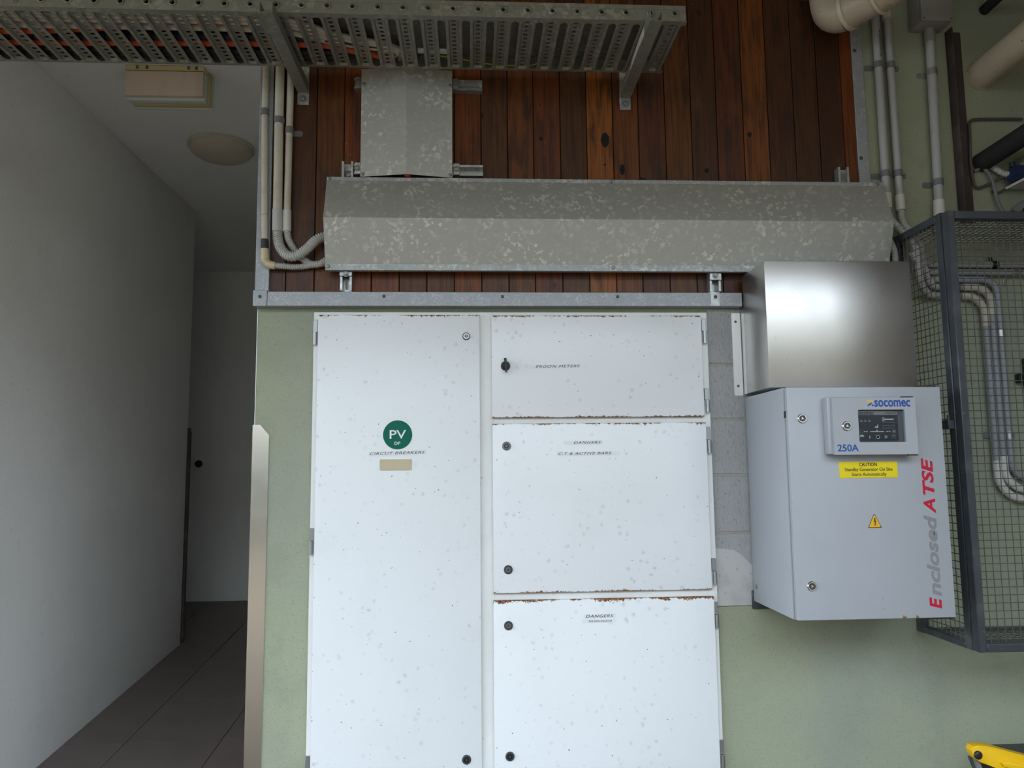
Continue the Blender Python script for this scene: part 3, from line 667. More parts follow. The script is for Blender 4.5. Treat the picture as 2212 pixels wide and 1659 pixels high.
# ================================================================ cable tray on two brackets
TZ = 2.8595; TY0, TY1 = -0.451, -0.131; P = 0.0784; TXE = 0.692
TR = empty('cable_tray', (-0.8, -0.29, TZ), 'galvanized ladder-pattern cable tray overhead with slotted rungs', 'cable tray')
NR = 32
m = MB(); L0 = -0.519-P*24.5
holes = [circ(-0.519+P*k, 0.0245, 0.0062, 12) for k in range(-24, 16)]
m.addmesh(plate(rect(L0, TXE, 0.0, 0.050), holes, 0.0015), Matrix.Translation((0, TY0, TZ)) @ XZ)
m.box(L0, TXE, TY0+0.0009, TY0+0.010, TZ+0.0485, TZ+0.050)
m.box(L0, TXE, TY0-0.0018, TY0-0.0007, TZ+0.0375, TZ+0.050)
for k in range(-24, 16):
    m.lathe((-0.519+P*k, TY0-0.0007, TZ+0.0245), (0, -1, 0), [(0, 0.0128), (0.0030, 0.0120), (0.0042, 0.0104), (0.0042, 0.0086), (0.0012, 0.0063), (-0.0012, 0.0062)], 14, cap=False)
link('front_rail', m, M['tray'], TR)
m = MB(); m.box(L0, TXE, TY1-0.0008, TY1+0.0008, TZ, TZ+0.050); m.box(L0, TXE, TY1-0.010, TY1-0.0009, TZ+0.0485, TZ+0.050); link('back_rail', m, M['tray'], TR)
m = MB(); m.box(L0, TXE, TY0-0.0020, TY1+0.0015, TZ+0.0503, TZ+0.0515); m.box(L0, TXE, TY1+0.0010, TY1+0.0021, TZ+0.0375, TZ+0.0502); link('lid', m, M['tray'], TR)
ya, yb = TY0+0.0009, TY1-0.0009
def cell_outline(h, sw, s0, s1):
    """one pitch of the tray floor: full width at front and back, half of a round-ended slot bitten out of either side"""
    r = sw/2; out = [(-h, ya), (h, ya), (h, s0)]
    n = 5
    for k in range(n+1):
        t = -math.pi/2-math.pi/2*k/n; out.append((h+r*math.cos(t), s0+r+r*math.sin(t)))
    for k in range(n+1):
        t = math.pi-math.pi/2*k/n; out.append((h+r*math.cos(t), s1-r+r*math.sin(t)))
    out += [(h, yb), (-h, yb), (-h, s1)]
    for k in range(n+1):
        t = math.pi/2-math.pi/2*k/n; out.append((-h+r*math.cos(t), s1-r+r*math.sin(t)))
    for k in range(n+1):
        t = -math.pi/2*k/n; out.append((-h+r*math.cos(t), s0+r+r*math.sin(t)))
    res = []
    for p in out:
        if not res or (abs(p[0]-res[-1][0])+abs(p[1]-res[-1][1])) > 1e-5: res.append(p)
    return res
w = 0.034; t0, t1 = ya+0.020, yb-0.010
rg = MB(); trough = rrect(-w/2, w/2, t0, t1, 0.009, 3); top = rrect(-w/2+0.003, w/2-0.003, t0+0.003, t1-0.005, 0.007, 3)
rg.addmesh(plate(cell_outline(P/2-0.0002, 0.025, ya+0.022, yb-0.010), [trough], 0.0012), Matrix.Translation((0, 0, 0.0007)))
pitch = (t1-t0-0.03)/11.0
ladder = [rect(-0.0066, 0.0066, t0+0.016+pitch*k-0.0052, t0+0.016+pitch*k+0.0066) for k in range(12)]
rg.addmesh(plate(top, ladder, 0.0012), Matrix.Translation((0, 0, 0.0090)))
n = len(trough)
rg.quadmesh([(p[0], p[1], 0.0005) for p in trough]+[(p[0], p[1], 0.0090) for p in top], [(i, (i+1) % n, n+(i+1) % n, n+i) for i in range(n)])
first = None
for k in range(-16, 16):
    org = (-0.519+P*k, 0, TZ)
    if first is None:
        first = link('rung', rg, M['tray'], TR, origin=(0, 0, 0)); first.location = Vector(org)-ORG['cable_tray']
    else: place('rung', first.data, org, TR)
m = MB()
for k in range(-24, -16):
    for a, b in ((-0.0265, 0.0265),): m.box(-0.519+P*k+a, -0.519+P*k+b, ya, yb, TZ+0.0002, TZ+0.0016)
m.box(L0, -0.519-P*16.5, ya, ya+0.02, TZ+0.0002, TZ+0.0016); m.box(L0, -0.519-P*16.5, yb-0.01, yb, TZ+0.0002, TZ+0.0016)
o = link('far_rungs', m, M['tray'], TR, kind='stuff')

def bracket(label, x0, x1, px0, px1):
    z = empty('cantilever_bracket', ((x0+x1)/2, 0, 2.80), label, 'bracket', 'brackets carrying the cable tray')
    m = MB(); t = 0.0026; b, tp = 2.8230, 2.8592
    def sk(xa, xb, za, zb):                                     # the arm runs from the wall plate to its open end
        dx = px0-x0
        m.quadmesh([(xa, -0.508, za), (xb, -0.508, za), (xb+dx, -0.013, za), (xa+dx, -0.013, za), (xa, -0.508, zb), (xb, -0.508, zb), (xb+dx, -0.013, zb), (xa+dx, -0.013, zb)],
                   [(0, 3, 2, 1), (4, 5, 6, 7), (0, 1, 5, 4), (1, 2, 6, 5), (2, 3, 7, 6), (3, 0, 4, 7)])
    sk(x0, x0+t, b, tp); sk(x1-t, x1, b, tp); sk(x0+t, x1-t, b, b+t)
    link('arm', m, M['tray'], z)
    m = MB(); m.box(px0-0.001, px1+0.001, -0.0125, -0.0088, 2.777, 2.95, 0.001); link('wall_plate', m, M['strut'], z)
    bolt('bolt', (px0+px1)/2, -0.0126, 2.800, 0.0085, M['screw'], z)
    return z
bracket('left cantilever bracket under the cable tray, next to the cream conduits', -0.633, -0.593, -0.628, -0.588)
br = bracket('right cantilever bracket near the end of the cable tray, with a torn label', 0.562, 0.602, 0.565, 0.605)
m = MB(); m.prism([(-0.425, 2.826), (-0.33, 2.829), (-0.27, 2.828), (-0.215, 2.826), (-0.20, 2.832), (-0.25, 2.845), (-0.31, 2.850), (-0.36, 2.855), (-0.425, 2.854)], 'x', 0.5612, 0.5618)
for v in m.bm.verts: v.co.x += 0.003*(v.co.y+0.508)/0.495
link('torn_label', m, M['cable_white'], br, label='torn cream paper label stuck to the arm')
# ---- cables lying in the tray
CB = TZ+0.0098
def cable(label, mt, r, pts, group=None, cat='cable'):
    m = MB(); m.tube(spline([(p[0], p[1], CB+r+(p[2] if len(p) > 2 else 0)) for p in pts], 0.02), r, 10)
    return setp(link('cable', m, mt), label, cat, group)
GW = 'cream cables bundled in the tray'
lab = 'cream cable in the bundle along the front of the cable tray'
for k, (y, r) in enumerate(((-0.404, 0.0085), (-0.384, 0.0095), (-0.362, 0.010))):
    cable(['cream cable nearest the front rail of the overhead tray', 'cream cable in the middle of the front bundle in the tray', 'cream cable on the inner side of the front bundle in the tray'][k], M['cable_white'], r, [(-2.35, y), (-1.4, y+0.004), (-0.9, y-0.003), (-0.66, y+0.002), (-0.55, y+0.028), (-0.46, y+0.085), (-0.38, y+0.118), (-0.28, y+0.148-k*0.006), (-0.235+k*0.018, -0.195, 0.010), (-0.243+k*0.020, -0.150, 0.014), (-0.245+k*0.020, -0.112, 0.017), (-0.245+k*0.020, -0.080, 0.014), (-0.245+k*0.020, -0.066, -0.01), (-0.245+k*0.020, -0.064, -0.12)], GW)
cable('cream cable running alone beside the orange cables in the tray', M['cable_white'], 0.0125, [(-2.35, -0.322), (-1.45, -0.322), (-1.0, -0.326), (-0.66, -0.322), (-0.56, -0.300), (-0.47, -0.262), (-0.36, -0.236), (-0.25, -0.212), (-0.262, -0.160, 0.012)])
cable('orange cable on the front side, dipping behind the cream one', M['orange'], 0.0125, [(-2.35, -0.278), (-1.75, -0.282), (-1.45, -0.286), (-1.25, -0.298, 0.005), (-1.08, -0.310, 0.012), (-0.9, -0.335, 0.012), (-0.7, -0.34, 0.012)])
cable('orange cable running the length of the tray beside black cables', M['orange'], 0.0140, [(-2.35, -0.216), (-1.5, -0.220), (-1.0, -0.231), (-0.7, -0.239), (-0.5, -0.236), (-0.40, -0.205), (-0.33, -0.175, 0.004), (-0.29, -0.155, 0.006)])
cable('black cable between the two orange cables in the tray', M['cable_black'], 0.0150, [(-2.35, -0.249), (-1.4, -0.253), (-0.9, -0.272), (-0.62, -0.276), (-0.45, -0.262), (-0.30, -0.240)])
GK = 'black cables along the back of the tray'
for y, l in ((-0.186, 'thick black cable between the orange one and the rearmost black one'), (-0.158, 'rearmost thick black cable, against the back rail of the tray')): cable(l, M['cable_black'], 0.0135, [(-2.35, y), (-1.4, y-0.002), (-0.8, y+0.002), (-0.42, y-0.003)], GK)
cable('thin yellow-green earth wire lying near the back rail of the tray', M['earth'], 0.0024, [(-0.10, -0.19, 0.004), (-0.03, -0.180), (0.03, -0.160), (0.08, -0.148), (0.14, -0.143), (0.22, -0.146), (0.25, -0.17)], cat='wire')
m = MB(); m.tube([(-0.222, -0.0665, 2.80), (-0.2215, -0.0665, 2.4885)], 0.011, 10)
setp(link('cable', m, M['orange']), 'orange cable showing in the gap under the duct cover', 'cable')
m = MB(); m.box(-0.175, -0.070, -0.246, -0.214, CB, CB+0.003)
for a, b in ((-0.171, -0.168), (-0.077, -0.074)): m.box(a, b, -0.246, -0.214, CB+0.003, CB+0.02)
setp(link('cable_bracket', m, M['strut']), 'small metal bracket lying in the tray above the duct cover', 'bracket')

# ================================================================ stainless shroud and the transfer switch enclosure
SH = empty('steel_shroud', (1.243, 0, 1.70), 'bright stainless steel shroud box on top of the grey enclosure', 'shroud')
m = MB(); m.box(0.990, 1.497, -0.250, -0.0410, 1.7035, 2.1345, 0.0025, 2); m.box(0.992, 1.495, -0.0411, -0.0088, 1.7035, 2.019)
link('box', m, M['stainless'], SH)
m = MB(); m.prism(rrect(0.957, 0.9895, 1.700, 2.004, 0.004), 'y', -0.0062, -0.0042); f = link('flange', m, M['alu'], SH, label='screwed side flange')
for z in (1.972, 1.735):
    m = MB(); m.lathe((0.972, -0.0063, z), (0, -1, 0), [(0, 0.0048), (0.0015, 0.0042)], 12); link('screw', m, M['screw_dark'], f)
EN = empty('switch_enclosure', (1.245, 0, 0.97), 'light grey wall-mounted steel enclosure with a display, yellow sign and large red and grey lettering', 'electrical enclosure')
EY = -0.370
m = MB(); m.box(0.992, 1.497, -0.3445, -0.012, 0.973, 1.6925, 0.004, 2); link('body', m, M['light_grey'], EN)
m = MB(); m.box(0.9985, 1.490, -0.3495, -0.3446, 0.980, 1.686); link('door_seal', m, M['black'], EN)
m = MB(); m.box(0.9945, 1.495, EY, -0.3496, 0.975, 1.6915, 0.003, 2); dr = link('door', m, M['light_grey'], EN)
m = MB(); m.box(0.987, 1.062, -0.0115, -0.0066, 0.946, 1.01, 0.003); link('mounting_bracket', m, M['steel_dark'], EN)
m = MB(); m.lathe((0.992, -0.050, 1.029), (-1, 0, 0), [(0, 0.008), (0.003, 0.0075), (0.004, 0.004)], 14); link('side_bolt', m, M['screw'], EN)
m = MB(); m.box(1.425, 1.488, -0.362, -0.349, 1.6918, 1.6955); link('top_hinge_shadow', m, M['black'], EN)  # black box stands for the hinge and its shadow above the door
m = MB(); m.box(1.400, 1.492, -0.364, -0.350, 0.9705, 0.9748); link('bottom_hinge_shadow', m, M['black'], EN)  # same black strip for the hinge shadow below the door
m = MB(); m.box(0.9925, 0.9990, -0.358, -0.3445, 1.597, 1.618, 0.001); link('latch_tab', m, M['black'], EN)
def insert_lock(x, y, z, parent):
    m = MB(); m.mi = 0; m.lathe((x, y, z), (0, -1, 0), [(0, 0.0150), (0.003, 0.0150), (0.0055, 0.0128), (0.0055, 0.0105), (0.002, 0.0095)], 28)
    m.mi = 1; m.lathe((x, y-0.0019, z), (0, -1, 0), [(0, 0.0092), (0.0008, 0.009)], 20)
    m.mi = 0; m.lathe((x, y-0.0027, z), (0, -1, 0), [(0, 0.0062), (0.0030, 0.0052)], 3)
    return link('lock', m, [M['chrome'], M['lockgrey']], parent)
insert_lock(1.0395, EY, 1.593, dr); insert_lock(1.0430, EY, 1.078, dr)
m = MB(); m.mi = 0; m.box(1.1505, 1.338, EY-0.0013, EY, 1.4055, 1.4560, 0.0004)
m.mi = 1
ty = EY-0.0017
m.addmesh(text_mesh('CAUTION', 1.2145, 1.2715, 1.4420, 1.4530, ty, bold=0.012))
m.addmesh(text_mesh('Standby Generator On Site', 1.1675, 1.3210, 1.4235, 1.4378, ty))
m.addmesh(text_mesh('Starts Automatically', 1.1890, 1.3010, 1.4085, 1.4222, ty))
link('caution_sign', m, [M['caution'], M['ink']], dr, label='yellow sign warning of a standby generator')
def tri(cx, zb, zt, w, r, y0, y1, mb):
    A = [Vector((cx-w/2, zb)), Vector((cx+w/2, zb)), Vector((cx, zt))]; out = []
    for i in range(3):
        p, a, b = A[i], A[i-1], A[(i+1) % 3]
        for k in range(4):
            t = k/3; u = p+(a-p).normalized()*r; v = p+(b-p).normalized()*r
            out.append(((1-t)**2*u+2*t*(1-t)*p+t*t*v)[:])
    mb.prism(out, 'y', y0, y1)
m = MB(); m.mi = 1; tri(1.2540, 1.2510, 1.2960, 0.0455, 0.005, EY-0.0004, EY, m)
m.mi = 0; tri(1.2540, 1.2532, 1.2925, 0.0395, 0.004, EY-0.0008, EY-0.0003, m)
m.mi = 1; m.prism([(1.2530, 1.2820), (1.2575, 1.2810), (1.2550, 1.2730), (1.2590, 1.2740), (1.2560, 1.2640), (1.2580, 1.2650), (1.2545, 1.2570), (1.2525, 1.2650), (1.2540, 1.2645), (1.2550, 1.2705), (1.2512, 1.2690)], 'y', EY-0.0012, EY-0.0007)
link('warning_triangle', m, [M['amber'], M['ink']], dr, label='amber warning triangle with a lightning bolt')
for body, mt, z0, z1, xa, xb in (('E', 'red_ink', 1.003, 1.0375, 1.4130, 1.4510), ('nclosed', 'grey_ink', 1.0400, 1.2885, 1.4125, 1.4530), ('A', 'red_ink', 1.2935, 1.3390, 1.4150, 1.4530), ('TSE', 'red_ink', 1.3500, 1.4655, 1.4155, 1.4530)):
    m = MB(); m.addmesh(text_mesh(body, xa, xb, z0, z1, EY-0.0003, shear=0.22, bold=0.030, turn=True)); link('lettering', m, M[mt], dr, label='large upright '+('red' if mt == 'red_ink' else 'grey')+' letters '+body)
for x, w in ((1.331, 0.012), (1.372, 0.008)):
    m = MB(); m.prism([(x-w/2, 0.9765), (x+w/2, 0.9765), (x+w*0.4, 0.983), (x+w*0.1, 0.9805), (x-w*0.2, 0.986), (x-w*0.5, 0.984)], 'y', EY-0.0005, EY-0.0001); link('rust_spot', m, M['rust'], dr)
CB2 = MB(); CB2.box(1.106, 1.379, -0.4035, EY-0.0001, 1.4795, 1.6570, 0.004, 2)
cb = link('control_box', CB2, M['light_grey'], EN)
m = MB(); m.addmesh(plate(rrect(1.1165, 1.3825, 1.4775, 1.6535, 0.003), [rrect(1.1975, 1.3465, 1.5150, 1.6160, 0.005)], 0.011), Matrix.Translation((0, -0.4105, 0)) @ XZ)
link('cover', m, M['light_grey'], cb)
m = MB(); m.box(1.1985, 1.3455, -0.4044, -0.4036, 1.5160, 1.6150); link('recess_panel', m, M['recess'], cb)
dsp = MB(); dsp.mi = 0; dsp.box(1.1985, 1.3285, -0.4062, -0.4045, 1.5200, 1.6150)
def D(zx, zy): return 1.2030-0.006*(zy-440)/800*0.2+(zx-130)*0.000125, 1.6140-(zy-440)*0.0001225
def dbox(a, b, c, d, mi):
    dsp.mi = mi; x0, z1 = D(a, b); x1, z0 = D(c, d); dsp.box(x0, x1, -0.4066, -0.4062, z0, z1)
dbox(98, 455, 1125, 555, 1)
dsp.mi = 0; dsp.addmesh(text_mesh('socomec', 1.1990, 1.2530, 1.6005, 1.6100, -0.4068, bold=0.01)); dsp.addmesh(text_mesh('ATyS C25', 1.2880, 1.3235, 1.6005, 1.6100, -0.4068, shear=0.2))
for a in (185, 285, 390): dbox(a, 655, a+18, 672, 3)
for a in (175, 275, 380): dbox(a, 700, a+60, 716, 2)
dbox(735, 615, 800, 720, 1); dbox(800, 650, 1030, 680, 2)
for r in (735, 810, 875):
    for a in (745, 800, 860, 910, 970, 1020): dbox(a, r, a+34, r+22, 3)
dbox(545, 845, 628, 878, 2); dbox(603, 800, 628, 845, 2); dbox(580, 925, 604, 965, 2)
dbox(420, 963, 770, 982, 2)
for a in (255, 312, 830, 890): dbox(a, 963, a+42, 982, 2)
for a in (150, 985):
    dbox(a, 930, a+90, 940, 3); dbox(a, 1005, a+90, 1015, 3); dbox(a, 940, a+10, 1005, 3); dbox(a+80, 940, a+90, 1005, 3)
dbox(1010, 950, 1022, 995, 2); dbox(1040, 950, 1052, 995, 2)
dbox(390, 1075, 410, 1150, 2); dbox(785, 1075, 803, 1145, 2); dbox(825, 1075, 843, 1145, 2)
dsp.mi = 2; x, z = D(610, 1110); dsp.lathe((x, -0.4062, z), (0, -1, 0), [(0, 0.0060), (0.0004, 0.0060), (0.0004, 0.0042), (0, 0.0042)], 24)
for cx in (200, 1012):
    x, z = D(cx, 1100); pts = [(x+0.0072*math.cos(math.pi*k/10), z+0.006*math.sin(math.pi*k/10)) for k in range(11)]
    dsp.prism(pts, 'y', -0.4066, -0.4062); dbox(cx-40, 1125, cx+50, 1140, 3)
link('display', dsp, [M['screen'], M['screen_bar'], M['screen_ink'], M['screen_dim']], cb)
m = MB(); m.box(1.1980, 1.3460, -0.4110, -0.4100, 1.5155, 1.6155); link('window_pane', m, M['glass'], cb)
insert_lock(1.1590, -0.4161, 1.566, cb)
m = MB(); m.mi = 0; m.addmesh(text_mesh('socomec', 1.2515, 1.3660, 1.6245, 1.6460, -0.4164, bold=0.022))
m.mi = 1; m.prism([(1.2300, 1.6465), (1.2480, 1.6465), (1.2480, 1.6395), (1.2445, 1.6400), (1.2300, 1.6340)], 'y', -0.4168, -0.4161)
m.mi = 0; m.prism([(1.2300, 1.6265), (1.2300, 1.6315), (1.2425, 1.6392), (1.2425, 1.6325)], 'y', -0.4168, -0.4161); m.box(1.2440, 1.2485, -0.4168, -0.4161, 1.6262, 1.6325)
link('maker_lettering', m, [M['blue_ink'], M['logo_yellow']], cb, label='blue maker lettering with a small yellow and blue emblem')
m = MB(); m.addmesh(text_mesh('250A', 1.1265, 1.1930, 1.4875, 1.5095, -0.4164, bold=0.018)); link('rating_lettering', m, M['blue_ink'], cb, label='blue letters 250A')
for z0, z1, a, b in ((1.6536, 1.6570, 1.342, 1.378), (1.4735, 1.4773, 1.352, 1.382)):
    m = MB(); m.box(a, b, -0.414, -0.405, z0, z1); link('cover_hinge_shadow', m, M['black'], cb)  # black strips stand for hinges and their shadows at the cover edges
# ================================================================ mesh cage on the right
CX, CE, CZ0, CZ1 = 1.583, 2.42, 0.858, 2.290
CG = empty('mesh_cage', (1.99, 0, CZ0), 'dark steel frame cage covered in square wire mesh, fixed to the green wall', 'cage')
def fbar(name, x0, x1, y0, y1, z0, z1, b=0.0025): return link(name, MB().box(x0, x1, y0, y1, z0, z1, b), M['steel_dark'], CG)
fbar('corner_post', CX, CX+0.022, -0.300, -0.271, CZ0, CZ1)
m = MB(); m.box(CX, CX+0.004, -0.040, -0.0005, CZ0, CZ1); m.box(CX+0.004, CX+0.045, -0.0045, -0.0005, CZ0, CZ1); link('wall_post', m, M['steel_dark'], CG)
fbar('side_rail', CX, CX+0.024, -0.2705, -0.0402, CZ1-0.027, CZ1); fbar('side_rail', CX, CX+0.024, -0.2705, -0.0402, CZ0, CZ0+0.024)
fbar('back_rail', CX+0.046, CE, -0.028, -0.0005, CZ0, CZ0+0.004); fbar('front_rail', CX+0.0225, CE, -0.300, -0.272, CZ0, CZ0+0.024); fbar('front_rail', CX+0.0225, CE, -0.300, -0.272, CZ1-0.024, CZ1)
fbar('corner_post', CE+0.0005, CE+0.0225, -0.336, -0.271, CZ0, CZ1); fbar('wall_post', CE+0.0005, CE+0.0225, -0.040, -0.0005, CZ0, CZ1)
for z in (CZ0, CZ1-0.024): fbar('side_rail', CE+0.0005, CE+0.0225, -0.2705, -0.0402, z, z+0.024)
dz0, dz1 = CZ0+0.001, CZ1-0.006
fbar('door_stile', CX+0.001, CX+0.027, -0.336, -0.3035, dz0, dz1)
fbar('door_rail', CX+0.0272, CE, -0.336, -0.3035, dz1-0.026, dz1); fbar('door_rail', CX+0.0272, CE, -0.336, -0.3035, dz0, dz0+0.026)
m = MB(); m.box(CX-0.022, CX-0.0005, -0.298, -0.262, 1.560, 1.590, 0.002); m.cyl((CX-0.008, -0.280, 1.590), (CX-0.008, -0.280, 1.606), 0.0045, 10); link('latch_lug', m, M['steel_dark'], CG)
def meshpanel(name, o, u, v, nu, nv, pitch, r=0.0014):
    m = MB(); o, u, v = Vector(o), Vector(u), Vector(v); nrm = u.cross(v)*r
    for i in range(nu):
        a = o+u*pitch*(i+0.5); m.tube([a+nrm, a+v*pitch*nv+nrm], r, 5)
    for j in range(nv):
        a = o+v*pitch*(j+0.5); m.tube([a-nrm, a+u*pitch*nu-nrm], r, 5)
    return link(name, m, M['wire'], CG, kind='stuff')
PT = 0.0245
meshpanel('wire_mesh', (CX+0.006, -0.008, CZ0+0.014), (0, -1, 0), (0, 0, 1), 11, 57, PT)
meshpanel('wire_mesh', (CX+0.018, -0.315, dz0+0.012), (1, 0, 0), (0, 0, 1), 33, 57, PT)
meshpanel('wire_mesh', (CX+0.010, -0.006, CZ1-0.010), (1, 0, 0), (0, -1, 0), 34, 12, PT)
meshpanel('wire_mesh', (CX+0.010, -0.006, CZ0+0.010), (1, 0, 0), (0, -1, 0), 34, 12, PT)

# ---- conduits inside the cage
G = 'conduits inside the mesh cage'; Y = -0.0225
def bend(c, r, a0, a1, n=8): return [(c[0]+r*math.cos(math.radians(a0+(a1-a0)*k/n)), Y, c[1]+r*math.sin(math.radians(a0+(a1-a0)*k/n))) for k in range(n+1)]
R = 0.0126
q = empty('conduit', (2.05, Y, 2.186), 'topmost horizontal grey conduit inside the cage, with a dark saddle', 'conduit', G)
link('pipe', MB().cyl((1.69, Y, 2.186), (2.499, Y, 2.186), R, 16), M['pvc'], q)
m = MB(); m.lathe((1.962, Y, 2.186), (1, 0, 0), [(-0.012, R), (-0.012, R+0.002), (0.012, R+0.002), (0.012, R)], 18); m.box(1.955, 1.969, -0.008, -0.004, 2.186, 2.222, 0.001); link('saddle_clip', m, M['black'], q)
q = empty('conduit', (2.05, Y, 2.157), 'second horizontal conduit inside the cage, held by a shiny saddle', 'conduit', G)
link('pipe', MB().cyl((1.80, Y, 2.157), (2.499, Y, 2.157), R, 16), M['pvc_blue'], q)
link('coupling', MB().cyl((1.775, Y, 2.157), (1.812, Y, 2.157), R+0.002, 16), M['coupling'], q)
m = MB(); flex(m, [(1.776, Y, 2.157), (1.72, Y, 2.158), (1.69, Y, 2.160), (1.664, Y-0.01, 2.178), (1.652, Y-0.02, 2.21), (1.640, Y-0.03, 2.25)], R*0.98); link('flexible_section', m, M['flex'], q)
m = MB(); m.lathe((2.045, Y, 2.157), (1, 0, 0), [(-0.012, R), (-0.012, R+0.002), (0.012, R+0.002), (0.012, R)], 18); m.box(2.006, 2.020, -0.006, -0.002, 2.110, 2.150, 0.001); link('saddle_clip', m, M['clip_metal'], q)
def run(label, zt, xv, rad, zb, rb, cream_top, cream_bot, xs):
    q = empty('conduit', (xv, Y, (zt+zb)/2), label, 'conduit', G)
    top = bend((xv-rad, zt-rad), rad, 90, 0); bot = bend((xv+rb, zb+rb), rb, 180, 270)
    link('pipe', MB().tube([(xs, Y, zt)]+[top[0]], R, 16), M['pvc_blue'], q)
    if cream_top: link('bend', MB().tube([(top[0][0]-0.045, Y, zt)]+top+[(xv, Y, top[-1][2]-0.045)], R+0.0016, 16), M['cream'], q)
    else: link('bend', MB().tube(top, R, 16), M['pvc_blue'], q)
    link('pipe', MB().tube([top[-1], bot[0]], R, 16), M['pvc_blue'], q)
    if cream_bot: link('bend', MB().tube([(xv, Y, bot[0][2]+0.045)]+bot+[(xv+rb+0.05, Y, zb)], R+0.0016, 16), M['coupling'], q)
    else: link('bend', MB().tube(bot, R, 16), M['pvc_blue'], q)
    link('pipe', MB().cyl((xv+rb+0.045 if cream_bot else xv+rb, Y, zb), (2.499, Y, zb), R, 16), M['pvc_blue'], q)
    return q
q = run('rightmost vertical conduit inside the cage, all blue-grey', 2.129, 1.966, 0.055, 1.392, 0.06, False, False, 1.80)
link('coupling', MB().cyl((1.775, Y, 2.129), (1.815, Y, 2.129), R+0.002, 16), M['coupling'], q)
m = MB(); flex(m, [(1.776, Y, 2.129), (1.72, Y, 2.129), (1.694, Y, 2.130), (1.674, Y-0.015, 2.142), (1.655, Y-0.03, 2.175), (1.62, Y-0.045, 2.22)], R*0.98); link('flexible_section', m, M['flex'], q)
for z in (1.925, 1.548): m = MB(); m.lathe((1.966, Y, z), (0, 0, 1), [(-0.013, R), (-0.013, R+0.002), (-0.003, R+0.002), (-0.003, R+0.0008), (0.003, R+0.0008), (0.003, R+0.002), (0.013, R+0.002), (0.013, R)], 18); link('saddle_clip', m, M['clip_metal'], q)
q = run('middle vertical conduit inside the cage with pale bends', 2.099, 1.938, 0.060, 1.352, 0.075, True, True, 1.78)
link('tape_wrap', MB().cyl((1.76, Y, 2.099), (1.818, Y, 2.099), R+0.0018, 16), M['clip'], q)
m = MB(); flex(m, [(1.765, Y, 2.099), (1.725, Y-0.004, 2.100), (1.695, Y-0.02, 2.115), (1.668, Y-0.035, 2.165), (1.655, Y-0.045, 2.235), (1.628, Y-0.035, 2.295), (1.615, Y-0.01, 2.345), (1.6155, Y, 2.405)], 0.0135); link('flexible_section', m, M['flex'], q)
q = run('leftmost vertical conduit inside the cage, lowest at both bends', 2.067, 1.911, 0.070, 1.316, 0.095, True, True, 1.77)
link('tape_wrap', MB().cyl((1.765, Y, 2.067), (1.822, Y, 2.067), R+0.0024, 16), M['clip'], q)
m = MB(); flex(m, [(1.77, Y, 2.067), (1.72, Y-0.004, 2.067), (1.685, Y-0.02, 2.072), (1.655, Y-0.035, 2.10), (1.642, Y-0.045, 2.16), (1.637, Y-0.05, 2.225), (1.615, Y-0.045, 2.275), (1.585, Y-0.03, 2.315), (1.567, Y-0.008, 2.36), (1.564, Y, 2.41)], 0.0135); link('flexible_section', m, M['flex'], q)
m = MB(); m.box(1.880, 1.999, -0.0095, -0.0048, 1.537, 1.560, 0.002)
setp(link('saddle_bar', m, M['clip']), 'dark clamp bar behind the three vertical conduits in the cage', 'clamp')
m = MB(); m.box(2.018, 2.068, -0.030, -0.0005, 1.742, 1.774, 0.003); m.box(2.052, 2.12, -0.050, -0.0005, 1.690, 1.832, 0.005, 2); m.lathe((2.036, -0.030, 1.758), (0, -1, 0), [(0, 0.006), (0.004, 0.005)], 12)
setp(link('lock_bracket', m, M['black']), 'black bracket at the right edge inside the cage', 'bracket')
q = empty('conduit', (1.57, -0.04, 2.2), 'short grey flexible conduit hugging the right end of the trunking', 'conduit', 'conduits right of the timber boards')
m = MB(); flex(m, [(1.50, -0.030, 2.335), (1.537, -0.030, 2.315), (1.556, -0.036, 2.275), (1.568, -0.042, 2.230), (1.566, -0.045, 2.185), (1.545, -0.040, 2.160), (1.51, -0.03, 2.158)], 0.0125); link('flexible_section', m, M['flex'], q)

# ---- rigid conduits right of the boards
G = 'conduits right of the timber boards'
q = empty('conduit', (1.566, Y, 2.9), 'left of the two close vertical conduits right of the timber boards, with small printing', 'conduit', G)
link('pipe', MB().tube([(1.567, Y, 3.33), (1.565, Y, 2.44)], 0.0146, 18), M['pvc'], q)
link('coupling', MB().tube([(1.565, Y, 2.458), (1.564, Y, 2.400)], 0.0170, 18), M['coupling'], q)
for z in (2.967, 2.535): clip_band(1.566, Y, z, 0.0146, q, -1, wall_y=-0.0006)
m = MB(); m.addmesh(text_mesh('HEAVY DUTY CONDUIT 25 MM', 1.5685, 1.5735, 2.995, 3.105, -0.0376, turn=True)); link('printing', m, M['ink'], q)
q = empty('conduit', (1.615, Y, 2.9), 'right of the two close vertical conduits right of the timber boards', 'conduit', G)
link('pipe', MB().tube([(1.612, Y, 3.33), (1.6155, Y, 2.44)], 0.0140, 18), M['pvc'], q)
link('coupling', MB().tube([(1.6155, Y, 2.452), (1.6155, Y, 2.394)], 0.0172, 18), M['coupling'], q)
link('coupling', MB().tube([(1.6123, Y, 3.24), (1.612, Y, 3.155)], 0.0172, 18), M['cream'], q)
for z in (2.967, 2.537): clip_band(1.614, Y, z, 0.0140, q, 1, wall_y=-0.0006)
q = empty('conduit', (1.77, -0.024, 2.8), 'single vertical conduit under the grey junction box', 'conduit', G)
link('pipe', MB().tube([(1.776, -0.026, 3.113), (1.765, -0.026, 2.43), (1.762, -0.026, 2.392)], 0.0166, 18), M['pvc'], q)
link('socket', MB().tube([(1.776, -0.026, 3.1135), (1.7755, -0.026, 3.062)], 0.0195, 18), M['jbox'], q)
